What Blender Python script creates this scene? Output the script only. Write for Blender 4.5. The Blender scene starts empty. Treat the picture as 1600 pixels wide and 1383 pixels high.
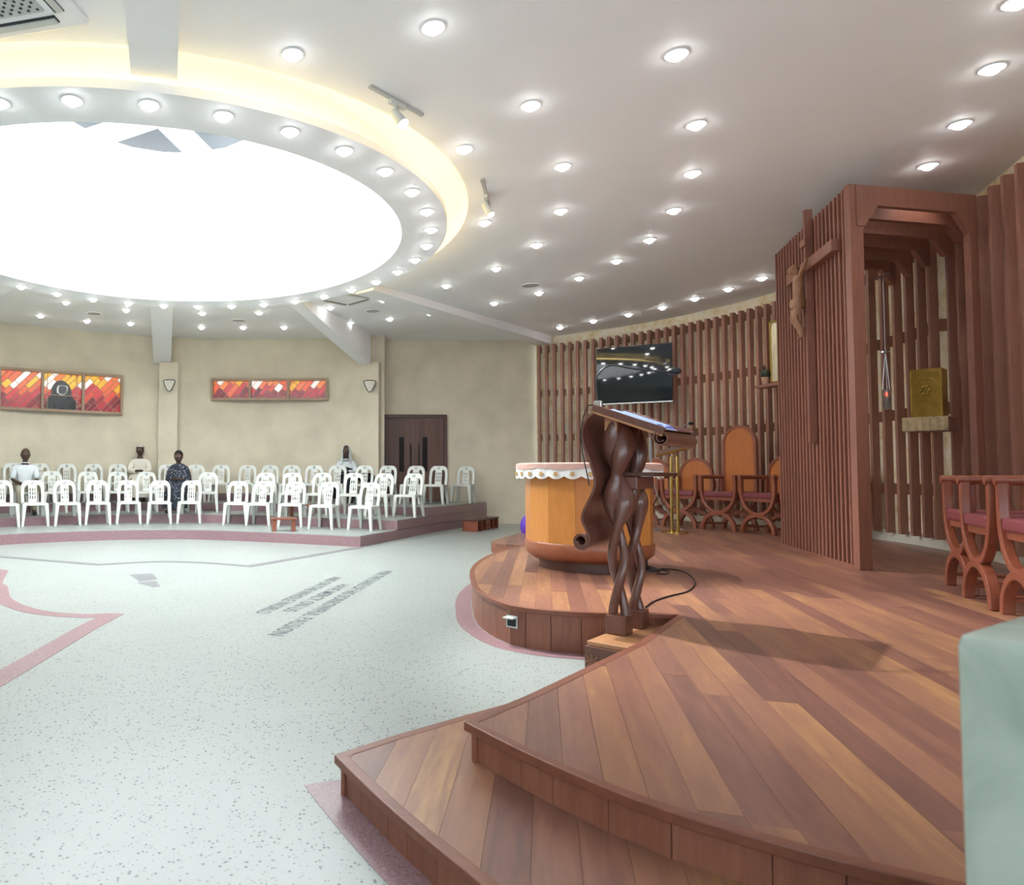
import bpy, bmesh, math, random
from mathutils import Vector, Matrix
random.seed(7)
sc = bpy.context.scene
col = sc.collection
PI = math.pi
cos, sin, rad = math.cos, math.sin, math.radians

# ------------------------------------------------------------------ camera
F_PX, PITCH, ROLL, PPX, CAM_Z = 1095.0, rad(2.5), rad(0.35), 484.0, 1.2
cam = bpy.data.cameras.new('camera')
camo = bpy.data.objects.new('camera', cam)
col.objects.link(camo)
cam.sensor_fit = 'HORIZONTAL'
cam.sensor_width = 36.0
cam.lens = 36.0 * F_PX / 1600.0
cam.shift_x = (800.0 - PPX) / 1600.0
cam.clip_start = 0.05
cam.dof.use_dof = True
cam.dof.focus_distance = 6.0
cam.dof.aperture_fstop = 4.0
_r = Vector((cos(ROLL), -sin(ROLL) * sin(PITCH), sin(ROLL) * cos(PITCH)))
_u = Vector((-sin(ROLL), -cos(ROLL) * sin(PITCH), cos(ROLL) * cos(PITCH)))
_f = Vector((0, cos(PITCH), sin(PITCH)))
camo.matrix_world = Matrix(((_r.x, _u.x, -_f.x, 0), (_r.y, _u.y, -_f.y, 0), (_r.z, _u.z, -_f.z, CAM_Z), (0, 0, 0, 1)))
sc.camera = camo

# ------------------------------------------------------------------ world, exposure
world = bpy.data.worlds.new('world')
sc.world = world
world.use_nodes = True
world.node_tree.nodes['Background'].inputs[0].default_value = (0.80, 0.90, 1.0, 1)
world.node_tree.nodes['Background'].inputs[1].default_value = 2.3
vs = sc.view_settings
vs.view_transform = 'Standard'
vs.look = 'None'
vs.gamma = 1.0
vs.use_curve_mapping = False
vs.exposure = 1.1
sc.cycles.use_denoising = True
sc.cycles.max_bounces = 6
sc.cycles.diffuse_bounces = 4
sc.cycles.sample_clamp_indirect = 6.0

SKY_EMIT = 4.6        # daylight through the opal skylight glazing
LAMP_EMIT = 14.0       # downlight lenses
SPOT_W = 38.0          # watts of each downlight that throws light on the sanctuary
COVE_EMIT = 8.0        # warm strip in the cove

# heights
ZS, ZT, ZC, ZR = 0.28, 0.175, 4.5, 4.285
C = Vector((-2.04, 9.29))          # centre of the skylight
WL, WLR = Vector((-1.54, 8.57)), 8.62   # curved hall wall
CS, CSR = Vector((1.526, 11.09)), 6.97  # curved sanctuary wall


# ------------------------------------------------------------------ helpers
def at(px, py, z):
    """a point of the photograph laid on the horizontal plane z"""
    x, y = (px - PPX) / F_PX, -(py - 691.5) / F_PX
    d = _f + _r * x + _u * y
    t = (z - CAM_Z) / d.z
    return Vector((d.x * t, d.y * t, z))


def at_y(px, py, Y):
    x, y = (px - PPX) / F_PX, -(py - 691.5) / F_PX
    d = _f + _r * x + _u * y
    t = Y / d.y
    return Vector((d.x * t, Y, CAM_Z + d.z * t))


def srgb(h):
    h = h.lstrip('#')
    v = [int(h[i:i + 2], 16) / 255 for i in (0, 2, 4)]
    return tuple(c / 12.92 if c <= 0.04045 else ((c + 0.055) / 1.055) ** 2.4 for c in v)


class MB:
    def __init__(self):
        self.v, self.f, self.m = [], [], []

    def add(self, vs, fs, mi=0):
        o = len(self.v)
        self.v += [Vector(p) for p in vs]
        self.f += [tuple(i + o for i in f) for f in fs]
        self.m += [mi] * len(fs)
        return self

    def box(self, c, s, rz=0.0, mi=0, top=1.0, M=None):
        """box centred at c with size s; top scales the upper face"""
        vs = []
        for z, k in ((-.5, 1.0), (.5, top)):
            for x, y in ((-.5, -.5), (.5, -.5), (.5, .5), (-.5, .5)):
                p = Vector((x * s[0] * k, y * s[1] * k, z * s[2]))
                if rz:
                    p = Vector((p.x * cos(rz) - p.y * sin(rz), p.x * sin(rz) + p.y * cos(rz), p.z))
                if M is not None:
                    p = M @ p
                vs.append(p + Vector(c))
        return self.add(vs, [(3, 2, 1, 0), (4, 5, 6, 7), (0, 1, 5, 4), (1, 2, 6, 5), (2, 3, 7, 6), (3, 0, 4, 7)], mi)

    def prism(self, poly, z0, z1, mi=0):
        n = len(poly)
        a = sum(poly[i][0] * poly[(i + 1) % n][1] - poly[(i + 1) % n][0] * poly[i][1] for i in range(n))
        if a < 0:
            poly = list(reversed(poly))
        vs = [(p[0], p[1], z0) for p in poly] + [(p[0], p[1], z1) for p in poly]
        fs = [tuple(range(n - 1, -1, -1)), tuple(range(n, 2 * n))]
        fs += [(i, (i + 1) % n, n + (i + 1) % n, n + i) for i in range(n)]
        return self.add(vs, fs, mi)

    def slab(self, poly, M, t0, t1, mi=0):
        """polygon in a local plane, extruded from t0 to t1 along the local z, placed by M"""
        n = len(poly)
        a = sum(poly[i][0] * poly[(i + 1) % n][1] - poly[(i + 1) % n][0] * poly[i][1] for i in range(n))
        if a < 0:
            poly = list(reversed(poly))
        vs = [M @ Vector((p[0], p[1], t0)) for p in poly] + [M @ Vector((p[0], p[1], t1)) for p in poly]
        fs = [tuple(range(n - 1, -1, -1)), tuple(range(n, 2 * n))]
        fs += [(i, (i + 1) % n, n + (i + 1) % n, n + i) for i in range(n)]
        return self.add(vs, fs, mi)

    def tube(self, path, r, seg=8, mi=0, closed=False, cap=True):
        path = [Vector(p) for p in path]
        n = len(path)
        rs = r if isinstance(r, (list, tuple)) else [r] * n
        vs, up = [], None
        for i, p in enumerate(path):
            a = path[(i - 1) % n] if (closed or i > 0) else p
            b = path[(i + 1) % n] if (closed or i < n - 1) else p
            t = (b - a)
            t = t.normalized() if t.length > 1e-9 else Vector((0, 0, 1))
            if up is None:
                up = Vector((0, 0, 1)) if abs(t.z) < .9 else Vector((1, 0, 0))
            s = t.cross(up)
            if s.length < 1e-6:
                s = t.orthogonal()
            s.normalize()
            up = s.cross(t).normalized()
            for k in range(seg):
                th = 2 * PI * k / seg
                vs.append(p + (s * cos(th) + up * sin(th)) * rs[i])
        fs = []
        for i in range(n if closed else n - 1):
            j = (i + 1) % n
            for k in range(seg):
                k2 = (k + 1) % seg
                fs.append((i * seg + k, i * seg + k2, j * seg + k2, j * seg + k))
        if cap and not closed:
            fs.append(tuple(range(seg - 1, -1, -1)))
            fs.append(tuple((n - 1) * seg + k for k in range(seg)))
        return self.add(vs, fs, mi)

    def lathe(self, prof, seg=24, c=(0, 0, 0), mi=0, closed=False):
        n = len(prof)
        vs = []
        for k in range(seg):
            th = 2 * PI * k / seg
            for r, z in prof:
                vs.append((c[0] + r * cos(th), c[1] + r * sin(th), c[2] + z))
        fs = []
        for k in range(seg):
            k2 = (k + 1) % seg
            for i in range(n if closed else n - 1):
                j = (i + 1) % n
                fs.append((k * n + i, k2 * n + i, k2 * n + j, k * n + j))
        return self.add(vs, fs, mi)

    def ribbon(self, path, w, t0, t1, mi=0):
        """flat strip following a 2D path, width w, between heights t0 and t1"""
        L, R_ = offset(path, w / 2), offset(path, -w / 2)
        n = len(path)
        vs = [(p[0], p[1], t0) for p in L] + [(p[0], p[1], t0) for p in R_] + [(p[0], p[1], t1) for p in L] + [(p[0], p[1], t1) for p in R_]
        fs = []
        for i in range(n - 1):
            fs += [(2 * n + i, 3 * n + i, 3 * n + i + 1, 2 * n + i + 1), (i, i + 1, n + i + 1, n + i),
                   (i, 2 * n + i, 2 * n + i + 1, i + 1), (n + i, n + i + 1, 3 * n + i + 1, 3 * n + i)]
        fs += [(0, n, 3 * n, 2 * n), (n - 1, 3 * n - 1, 4 * n - 1, 2 * n - 1)]
        return self.add(vs, fs, mi)

    def xf(self, M):
        self.v = [M @ p for p in self.v]
        return self

    def mesh(self, name, mats, smooth=False, bevel=0.0):
        me = bpy.data.meshes.new(name)
        me.from_pydata([tuple(p) for p in self.v], [], self.f)
        for i, p in enumerate(me.polygons):
            p.material_index = self.m[i]
        for m in (mats if isinstance(mats, (list, tuple)) else [mats]):
            me.materials.append(m)
        bm = bmesh.new()
        bm.from_mesh(me)
        bmesh.ops.remove_doubles(bm, verts=bm.verts, dist=1e-5)
        bmesh.ops.recalc_face_normals(bm, faces=bm.faces)
        if bevel:
            ed = [e for e in bm.edges if len(e.link_faces) == 2 and e.calc_face_angle(0) > .6]
            bmesh.ops.bevel(bm, geom=ed, offset=bevel, segments=2, affect='EDGES', profile=.5, clamp_overlap=True)
        if smooth:
            for f in bm.faces:
                f.smooth = True
            for e in bm.edges:
                if len(e.link_faces) == 2 and e.calc_face_angle(0) > .75:
                    e.smooth = False
        bm.to_mesh(me)
        bm.free()
        return me

    def build(self, name, mats, parent=None, smooth=False, bevel=0.0, loc=None, rz=0.0):
        return link(name, self.mesh(name, mats, smooth, bevel), parent, loc, rz)


def link(name, me, parent=None, loc=None, rz=0.0):
    o = bpy.data.objects.new(name, me)
    col.objects.link(o)
    if parent is not None:
        o.parent = parent
    if loc is not None:
        o.location = loc
    if rz:
        o.rotation_euler = (0, 0, rz)
    return o


def offset(path, d):
    out = []
    n = len(path)
    for i in range(n):
        p = Vector(path[i][:2])
        a = Vector(path[max(i - 1, 0)][:2])
        b = Vector(path[min(i + 1, n - 1)][:2])
        t1 = (p - a).normalized() if i > 0 else (b - p).normalized()
        t2 = (b - p).normalized() if i < n - 1 else t1
        n1, n2 = Vector((-t1.y, t1.x)), Vector((-t2.y, t2.x))
        m = (n1 + n2)
        m = m.normalized() if m.length > 1e-6 else n1
        k = d / max(.45, m.dot(n1))
        out.append((p.x + m.x * k, p.y + m.y * k))
    return out


def catmull(pts, k=6):
    pts = [Vector(p) for p in pts]
    out = []
    for i in range(len(pts) - 1):
        p0 = pts[i - 1] if i else pts[0] * 2 - pts[1]
        p1, p2 = pts[i], pts[i + 1]
        p3 = pts[i + 2] if i + 2 < len(pts) else p2 * 2 - p1
        for j in range(k):
            t = j / k
            out.append(.5 * ((2 * p1) + (p2 - p0) * t + (2 * p0 - 5 * p1 + 4 * p2 - p3) * t * t + (3 * p1 - p0 - 3 * p2 + p3) * t ** 3))
    out.append(pts[-1])
    return out


def clip(subj, conv):
    """Sutherland-Hodgman: subject polygon kept inside the convex CCW polygon conv"""
    out = [tuple(p) for p in subj]
    n = len(conv)
    for i in range(n):
        a, b = conv[i], conv[(i + 1) % n]
        ex, ey = b[0] - a[0], b[1] - a[1]
        inp, out = out, []
        if not inp:
            return []
        side = lambda p: ex * (p[1] - a[1]) - ey * (p[0] - a[0])
        for j in range(len(inp)):
            p, q = inp[j - 1], inp[j]
            sp, sq = side(p), side(q)
            if (sp >= 0) != (sq >= 0):
                t = sp / (sp - sq)
                out.append((p[0] + (q[0] - p[0]) * t, p[1] + (q[1] - p[1]) * t))
            if sq >= 0:
                out.append(q)
    res = []
    for p in out:
        if not res or (abs(p[0] - res[-1][0]) + abs(p[1] - res[-1][1])) > 1e-4:
            res.append(p)
    return res if len(res) > 2 else []


def area(poly):
    n = len(poly)
    return abs(sum(poly[i][0] * poly[(i + 1) % n][1] - poly[(i + 1) % n][0] * poly[i][1] for i in range(n))) / 2


def tag(o, label=None, cat=None, group=None, kind=None):
    if label:
        o['label'] = label
    if cat:
        o['category'] = cat
    if group:
        o['group'] = group
    if kind:
        o['kind'] = kind
    return o


def thing(name, label, cat, loc=(0, 0, 0), rz=0.0, group=None):
    o = bpy.data.objects.new(name, None)
    col.objects.link(o)
    o.location = loc
    o.rotation_euler = (0, 0, rz)
    return tag(o, label, cat, group)


def copy_tree(root, loc, rz, label=None):
    r = root.copy()
    col.objects.link(r)
    r.location = loc
    r.rotation_euler = (0, 0, rz)
    if label:
        r['label'] = label
    for ch in list(root.children):
        c = ch.copy()
        col.objects.link(c)
        c.parent = r
        for g in ch.children:
            d = g.copy()
            col.objects.link(d)
            d.parent = c
    return r


ORD = ['first', 'second', 'third', 'fourth', 'fifth', 'sixth', 'seventh', 'eighth', 'ninth', 'tenth', 'eleventh', 'twelfth',
       'thirteenth', 'fourteenth', 'fifteenth', 'sixteenth', 'seventeenth', 'eighteenth', 'nineteenth', 'twentieth',
       'twenty-first', 'twenty-second', 'twenty-third', 'twenty-fourth', 'twenty-fifth', 'twenty-sixth']


# ------------------------------------------------------------------ materials
def nodes(name):
    m = bpy.data.materials.new(name)
    m.use_nodes = True
    nt = m.node_tree
    return m, nt, nt.nodes['Principled BSDF']


def N(nt, t, **k):
    n = nt.nodes.new(t)
    for a, b in k.items():
        setattr(n, a, b)
    return n


def ramp(nt, stops, interp='LINEAR'):
    r = N(nt, 'ShaderNodeValToRGB')
    r.color_ramp.interpolation = interp
    el = r.color_ramp.elements
    while len(el) < len(stops):
        el.new(.5)
    for e, (p, c) in zip(el, stops):
        e.position = p
        e.color = tuple(c[:3]) + (1,)
    return r


def plain(name, c, rough=.5, metal=0.0, spec=.5, emit=None, es=0.0, noise=0.0, nscale=6.0, coat=0.0):
    m, nt, b = nodes(name)
    c = srgb(c) if isinstance(c, str) else c
    b.inputs['Base Color'].default_value = (*c, 1)
    b.inputs['Roughness'].default_value = rough
    b.inputs['Metallic'].default_value = metal
    b.inputs['Specular IOR Level'].default_value = spec
    b.inputs['Coat Weight'].default_value = coat
    if emit is not None:
        e = srgb(emit) if isinstance(emit, str) else emit
        b.inputs['Emission Color'].default_value = (*e, 1)
        b.inputs['Emission Strength'].default_value = es
    if noise:
        tc = N(nt, 'ShaderNodeTexCoord')
        nz = N(nt, 'ShaderNodeTexNoise')
        nz.inputs['Scale'].default_value = nscale
        nz.inputs['Detail'].default_value = 5
        nt.links.new(tc.outputs['Object'], nz.inputs['Vector'])
        r = ramp(nt, [(.3, tuple(x * (1 - noise) for x in c)), (.7, tuple(min(1, x * (1 + noise)) for x in c))])
        nt.links.new(nz.outputs['Fac'], r.inputs[0])
        nt.links.new(r.outputs[0], b.inputs['Base Color'])
    return m


def wood(name, stops, axis='Z', rough=.38, scale=5.0, stretch=10.0, rnd=.25, coat=0.0, grain=.5):
    """grain runs along the given local axis; every object gets its own tone"""
    m, nt, b = nodes(name)
    L = nt.links
    tc, mp, oi = N(nt, 'ShaderNodeTexCoord'), N(nt, 'ShaderNodeMapping'), N(nt, 'ShaderNodeObjectInfo')
    s = [stretch] * 3
    s['XYZ'.index(axis)] = 1.0
    mp.inputs['Scale'].default_value = s
    L.new(tc.outputs['Object'], mp.inputs['Vector'])
    add = N(nt, 'ShaderNodeVectorMath', operation='MULTIPLY_ADD')
    L.new(oi.outputs['Random'], add.inputs[0])
    add.inputs[1].default_value = (37, 53, 71)
    L.new(mp.outputs[0], add.inputs[2])
    nz = N(nt, 'ShaderNodeTexNoise')
    nz.inputs['Scale'].default_value = scale
    nz.inputs['Detail'].default_value = 7
    nz.inputs['Roughness'].default_value = .62
    nz.inputs['Distortion'].default_value = .6
    L.new(add.outputs[0], nz.inputs['Vector'])
    # tone = grain + random per object
    mx = N(nt, 'ShaderNodeMath', operation='MULTIPLY_ADD')
    L.new(oi.outputs['Random'], mx.inputs[0])
    mx.inputs[1].default_value = rnd
    sub = N(nt, 'ShaderNodeMath', operation='MULTIPLY_ADD')
    L.new(nz.outputs['Fac'], sub.inputs[0])
    sub.inputs[1].default_value = grain * 2
    sub.inputs[2].default_value = .5 - grain - rnd / 2
    L.new(sub.outputs[0], mx.inputs[2])
    r = ramp(nt, [(p, srgb(c)) for p, c in stops])
    L.new(mx.outputs[0], r.inputs[0])
    L.new(r.outputs[0], b.inputs['Base Color'])
    b.inputs['Roughness'].default_value = rough
    b.inputs['Coat Weight'].default_value = coat
    b.inputs['Coat Roughness'].default_value = .2
    bp = N(nt, 'ShaderNodeBump')
    bp.inputs['Strength'].default_value = .06
    bp.inputs['Distance'].default_value = .01
    L.new(nz.outputs['Fac'], bp.inputs['Height'])
    L.new(bp.outputs[0], b.inputs['Normal'])
    return m


def terrazzo(name, base, dark, mid, amount=.12, scale=75.0, rough=.33):
    m, nt, b = nodes(name)
    L = nt.links
    tc = N(nt, 'ShaderNodeTexCoord')
    base, dark, mid = srgb(base), srgb(dark), srgb(mid)
    cur = None
    nz = N(nt, 'ShaderNodeTexNoise')
    nz.inputs['Scale'].default_value = 1.3
    nz.inputs['Detail'].default_value = 4
    L.new(tc.outputs['Object'], nz.inputs['Vector'])
    r0 = ramp(nt, [(.3, tuple(x * .94 for x in base)), (.7, base)])
    L.new(nz.outputs['Fac'], r0.inputs[0])
    cur = r0.outputs[0]
    for sc_, colr, am, dist in ((scale * 1.25, mid, amount * 1.0, .5), (scale, dark, amount, .42), (scale * 1.9, dark, amount * .6, .45)):
        v = N(nt, 'ShaderNodeTexVoronoi')
        v.inputs['Scale'].default_value = sc_
        L.new(tc.outputs['Object'], v.inputs['Vector'])
        sp = N(nt, 'ShaderNodeSeparateColor')
        L.new(v.outputs['Color'], sp.inputs[0])
        lt = N(nt, 'ShaderNodeMath', operation='LESS_THAN')
        L.new(sp.outputs[0], lt.inputs[0])
        lt.inputs[1].default_value = am
        ld = N(nt, 'ShaderNodeMath', operation='LESS_THAN')
        L.new(v.outputs['Distance'], ld.inputs[0])
        ld.inputs[1].default_value = dist
        mu = N(nt, 'ShaderNodeMath', operation='MULTIPLY')
        L.new(lt.outputs[0], mu.inputs[0])
        L.new(ld.outputs[0], mu.inputs[1])
        mix = N(nt, 'ShaderNodeMix', data_type='RGBA')
        L.new(mu.outputs[0], mix.inputs['Factor'])
        L.new(cur, mix.inputs['A'])
        mix.inputs['B'].default_value = (*colr, 1)
        cur = mix.outputs['Result']
    L.new(cur, b.inputs['Base Color'])
    b.inputs['Roughness'].default_value = rough
    return m


def stone(name):
    m, nt, b = nodes(name)
    L = nt.links
    tc = N(nt, 'ShaderNodeTexCoord')
    nz = N(nt, 'ShaderNodeTexNoise')
    nz.inputs['Scale'].default_value = 5.5
    nz.inputs['Detail'].default_value = 9
    nz.inputs['Roughness'].default_value = .7
    L.new(tc.outputs['Object'], nz.inputs['Vector'])
    r = ramp(nt, [(.28, srgb('#c8a56c')), (.43, srgb('#ead7ae')), (.58, srgb('#f6eeda')), (.78, srgb('#dbb87c'))])
    L.new(nz.outputs['Fac'], r.inputs[0])
    L.new(r.outputs[0], b.inputs['Base Color'])
    b.inputs['Roughness'].default_value = .55
    bp = N(nt, 'ShaderNodeBump')
    bp.inputs['Strength'].default_value = .35
    bp.inputs['Distance'].default_value = .02
    L.new(nz.outputs['Fac'], bp.inputs['Height'])
    L.new(bp.outputs[0], b.inputs['Normal'])
    return m


def fabric_check(name):
    m, nt, b = nodes(name)
    L = nt.links
    tc = N(nt, 'ShaderNodeTexCoord')
    v = N(nt, 'ShaderNodeTexVoronoi')
    v.inputs['Scale'].default_value = 26
    L.new(tc.outputs['Object'], v.inputs['Vector'])
    r = ramp(nt, [(.0, srgb('#b9bfcc')), (.22, srgb('#aab0be')), (.3, srgb('#20242f')), (1, srgb('#2a2f3d'))])
    L.new(v.outputs['Distance'], r.inputs[0])
    L.new(r.outputs[0], b.inputs['Base Color'])
    b.inputs['Roughness'].default_value = .85
    return m


def picture(name):
    m, nt, b = nodes(name)
    L = nt.links
    tc = N(nt, 'ShaderNodeTexCoord')
    mp = N(nt, 'ShaderNodeMapping')
    mp.inputs['Scale'].default_value = (5, 5, 1.2)
    L.new(tc.outputs['Object'], mp.inputs['Vector'])
    nz = N(nt, 'ShaderNodeTexNoise')
    nz.inputs['Scale'].default_value = 1.6
    nz.inputs['Detail'].default_value = 3
    L.new(mp.outputs[0], nz.inputs['Vector'])
    r = ramp(nt, [(.3, srgb('#7c8f86')), (.42, srgb('#d9d2b5')), (.55, srgb('#cfc3a3')), (.68, srgb('#a87f6c')), (.8, srgb('#5c6a5a'))])
    L.new(nz.outputs['Fac'], r.inputs[0])
    L.new(r.outputs[0], b.inputs['Base Color'])
    b.inputs['Roughness'].default_value = .5
    return m


def marble(name):
    m, nt, b = nodes(name)
    L = nt.links
    tc = N(nt, 'ShaderNodeTexCoord')
    nz = N(nt, 'ShaderNodeTexNoise')
    nz.inputs['Scale'].default_value = 4
    nz.inputs['Detail'].default_value = 6
    nz.inputs['Distortion'].default_value = 1.2
    L.new(tc.outputs['Object'], nz.inputs['Vector'])
    r = ramp(nt, [(.3, srgb('#97a699')), (.5, srgb('#b2bfb3')), (.75, srgb('#c4cec4'))])
    L.new(nz.outputs['Fac'], r.inputs[0])
    L.new(r.outputs[0], b.inputs['Base Color'])
    b.inputs['Roughness'].default_value = .25
    b.inputs['Subsurface Weight'].default_value = .15
    b.inputs['Subsurface Radius'].default_value = (.02, .03, .02)
    return m


M_white = plain('white_paint', '#f8f9f9', .6, noise=.015, nscale=2)
M_plaster = plain('beige_plaster', '#d6cdb8', .85, noise=.09, nscale=1.6)
M_terrazzo = terrazzo('white_terrazzo', '#9ca4a0', '#2b3135', '#9fa5a5', amount=.085)
M_pink = terrazzo('pink_terrazzo', '#937479', '#6c5054', '#a98f92', amount=.2, scale=110)
M_grey_inlay = terrazzo('grey_terrazzo', '#77797d', '#595c60', '#8e9092', amount=.2, scale=110)
M_letter = plain('letter_inlay', '#5d666a', .45)
M_plank = wood('floor_plank_wood', [(.0, '#5f423c'), (.3, '#785146'), (.5, '#895e4e'), (.72, '#976b51'), (.92, '#ad8157'), (1, '#b79067')], 'X', .36, 2.4, 9.0, .55, coat=.12, grain=.48)
M_board = wood('riser_board_wood', [(0, '#6b4235'), (.5, '#885643'), (1, '#a06c55')], 'Z', .42, 4, 9, .4)
M_nose = wood('nosing_wood', [(0, '#5c352a'), (.5, '#7a4836'), (1, '#8d5843')], 'X', .4, 4, 6, .2)
M_slat = wood('slat_wood', [(0, '#815748'), (.5, '#9b6c5b'), (1, '#ad7d6a')], 'Z', .5, 4, 10, .3)
M_canopy = wood('canopy_wood', [(0, '#704537'), (.5, '#895848'), (1, '#9c6a57')], 'Z', .5, 4, 10, .3)  # same wood as the slats, the difference in lighting put into its colour
M_chairwood = wood('chair_wood', [(0, '#70382a'), (.5, '#894b36'), (1, '#9d5c43')], 'Z', .3, 4, 8, .2, coat=.2)
M_chairback = wood('chair_back_panel', [(0, '#9c5428'), (.5, '#b5672f'), (1, '#c67a3c')], 'Z', .35, 4, 10, .2, coat=.2)
M_altar = wood('altar_wood', [(0, '#b97333'), (.5, '#cd8740'), (1, '#dc9b52')], 'Z', .35, 3, 8, .35, coat=.15)
M_altar_base = wood('altar_base_wood', [(0, '#8c4f33'), (.5, '#9f5f40'), (1, '#b2714d')], 'X', .35, 3, 5, .2, coat=.15)
M_dark = wood('dark_wood', [(0, '#3d251c'), (.5, '#523126'), (1, '#674031')], 'Z', .4, 4, 8, .2)
M_ambo = wood('carved_wood', [(0, '#4e2f26'), (.5, '#674136'), (1, '#7d5345')], 'Z', .28, 5, 5, .1, coat=.3)
M_ambo_light = wood('carved_wood_light', [(0, '#9a6a45'), (.5, '#b1805a'), (1, '#c2936a')], 'X', .35, 4, 6, .1, coat=.2)
M_carve = wood('chip_carving_wood', [(0, '#7a523a'), (.5, '#8c6146'), (1, '#9c7052')], 'X', .4, 5, 5, .1)
M_corpus = wood('corpus_wood', [(0, '#80583f'), (.5, '#93694c'), (1, '#a67b5b')], 'Z', .45, 6, 4, .1)
M_door = wood('door_wood', [(0, '#4a3027'), (.5, '#5f3f33'), (1, '#735042')], 'Z', .45, 4, 10, .35)
M_stone = stone('onyx_stone')
M_plinth = plain('pale_stone_plinth', '#e3dfd0', .5, noise=.06, nscale=5)
M_plastic = plain('white_plastic', '#cdd0ca', .38)
M_emblem = plain('emblem_ink', '#3d4248', .6)
M_cushion = plain('maroon_leather', '#7b3b42', .42, noise=.06)
M_black = plain('black_plastic', '#15171a', .4)
M_screen = plain('screen_glass', '#1c2429', .03, spec=.5)
M_chrome = plain('chrome', '#c9ccce', .25, 1.0)
M_grey = plain('grey_metal', '#9aa0a3', .4, .6)
M_brass = plain('brass', '#c6a862', .22, 1.0)
M_gold = plain('gold_sheet', '#b8974a', .3, 1.0, noise=.15, nscale=12)
M_goldcloth = plain('gold_cloth', '#bfa980', .6, noise=.2, nscale=18)
M_lace = plain('white_lace', '#eef0ee', .8)
M_embroid = plain('gold_embroidery', '#c9a56a', .6)
M_rosecloth = plain('rose_brown_cloth', '#c6a196', .85, noise=.08)
M_paper = plain('paper', '#dfe6ff', .6)
M_pageblue = plain('blue_page', '#8fa6ee', .5)
M_marble = marble('pale_marble')
M_frame = plain('window_frame_stone', '#a8917b', .7, noise=.05)
M_came = plain('window_cames', '#c3a58c', .6)
M_track = plain('track_metal', '#b9bcbc', .4, .3)
M_skin = plain('dark_skin', '#4a352c', .5)
M_hair = plain('black_hair', '#15110f', .7)
M_shirt = plain('white_shirt', '#d3dadc', .8, noise=.03)
M_khaki = plain('khaki_cloth', '#a39c8c', .85)
M_cream = plain('cream_cloth', '#ddd8cb', .85)
M_navy = plain('dark_cloth', '#23252f', .8)
M_check = fabric_check('patterned_shawl')
M_purple = plain('purple_cloth', '#6a3fc0', .6)
M_shoe = plain('shoe_leather', '#2a211c', .5)
M_eye = plain('eye_white', '#d8d2c8', .3)
M_leaf = plain('plant_leaf', '#3c4a3a', .6)
M_pot = plain('clay_pot', '#c09a80', .7)
M_picture = picture('painted_picture')
M_red = plain('red_lamp', '#d83a2a', .3, emit='#ff5030', es=2.0)
M_glass = plain('lamp_glass', '#d8dad8', .1)
M_glass.node_tree.nodes['Principled BSDF'].inputs['Transmission Weight'].default_value = .8
M_roof = plain('lantern_roof', '#2c353e', .6)
M_lamp = plain('lamp_lens', '#ffffff', .4, emit=(1, 1, 1), es=LAMP_EMIT)
M_lamp.cycles.emission_sampling = 'NONE'
M_cove = plain('cove_strip', '#fff0c0', .4, emit=(1.0, .74, .30), es=COVE_EMIT)
M_sky = plain('skylight_glazing', '#ffffff', .4, emit=(.93, .98, 1.0), es=SKY_EMIT)
M_dark_hole = plain('grille_dark', '#2b2c2c', .7)
M_paneglass = plain('door_glass', '#1d1a1a', .6, spec=.2)


# ------------------------------------------------------------------ setting: floor
def arc(c, r, a0, a1, n):
    return [(c[0] + r * cos(rad(a0 + (a1 - a0) * i / n)), c[1] + r * sin(rad(a0 + (a1 - a0) * i / n))) for i in range(n + 1)]


floor = tag(MB().prism([(-13, -5), (11, -5), (11, 19), (-13, 19)], -.2, 0).build('floor', M_terrazzo), 'white terrazzo floor with dark chips', kind='structure')


def inlay(name, path, w, m, z=.0015):
    return MB().ribbon(path, w, -.01, z).build(name, m, floor)


far_line = catmull([(-2.712, 9.119), (-2.166, 9.42), (-1.833, 9.46), (-1.3, 9.34), (-.762, 9.053)], 5)
inlay('floor_band', [(-5.4, 10.42), (-4.34, 9.903)] + [tuple(p) for p in far_line] + [(.834, 11.44)], .15, M_grey_inlay)
inlay('floor_band', [(-4.4, 9.0), (-3.7, 8.5)] + [tuple(p) for p in catmull([(-3.36, 7.55), (-3.19, 7.30), (-2.86, 6.62), (-2.40, 6.10), (-1.95, 5.90), (-1.64, 5.93)], 5)], .15, M_pink)
inlay('floor_band', [(-1.645, 6.0), (-1.71, 5.4), (-1.755, 4.6), (-1.80, 3.9), (-1.9, 2.6)], .17, M_pink, .0022)
for q in ([(-2.10, 8.26), (-1.86, 8.375), (-1.70, 7.93), (-1.86, 7.75)], [(-1.86, 7.66), (-1.69, 7.80), (-1.56, 7.42), (-1.62, 7.37)]):
    MB().prism(q, -.01, .0015).build('floor_patch', M_grey_inlay, floor)


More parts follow.
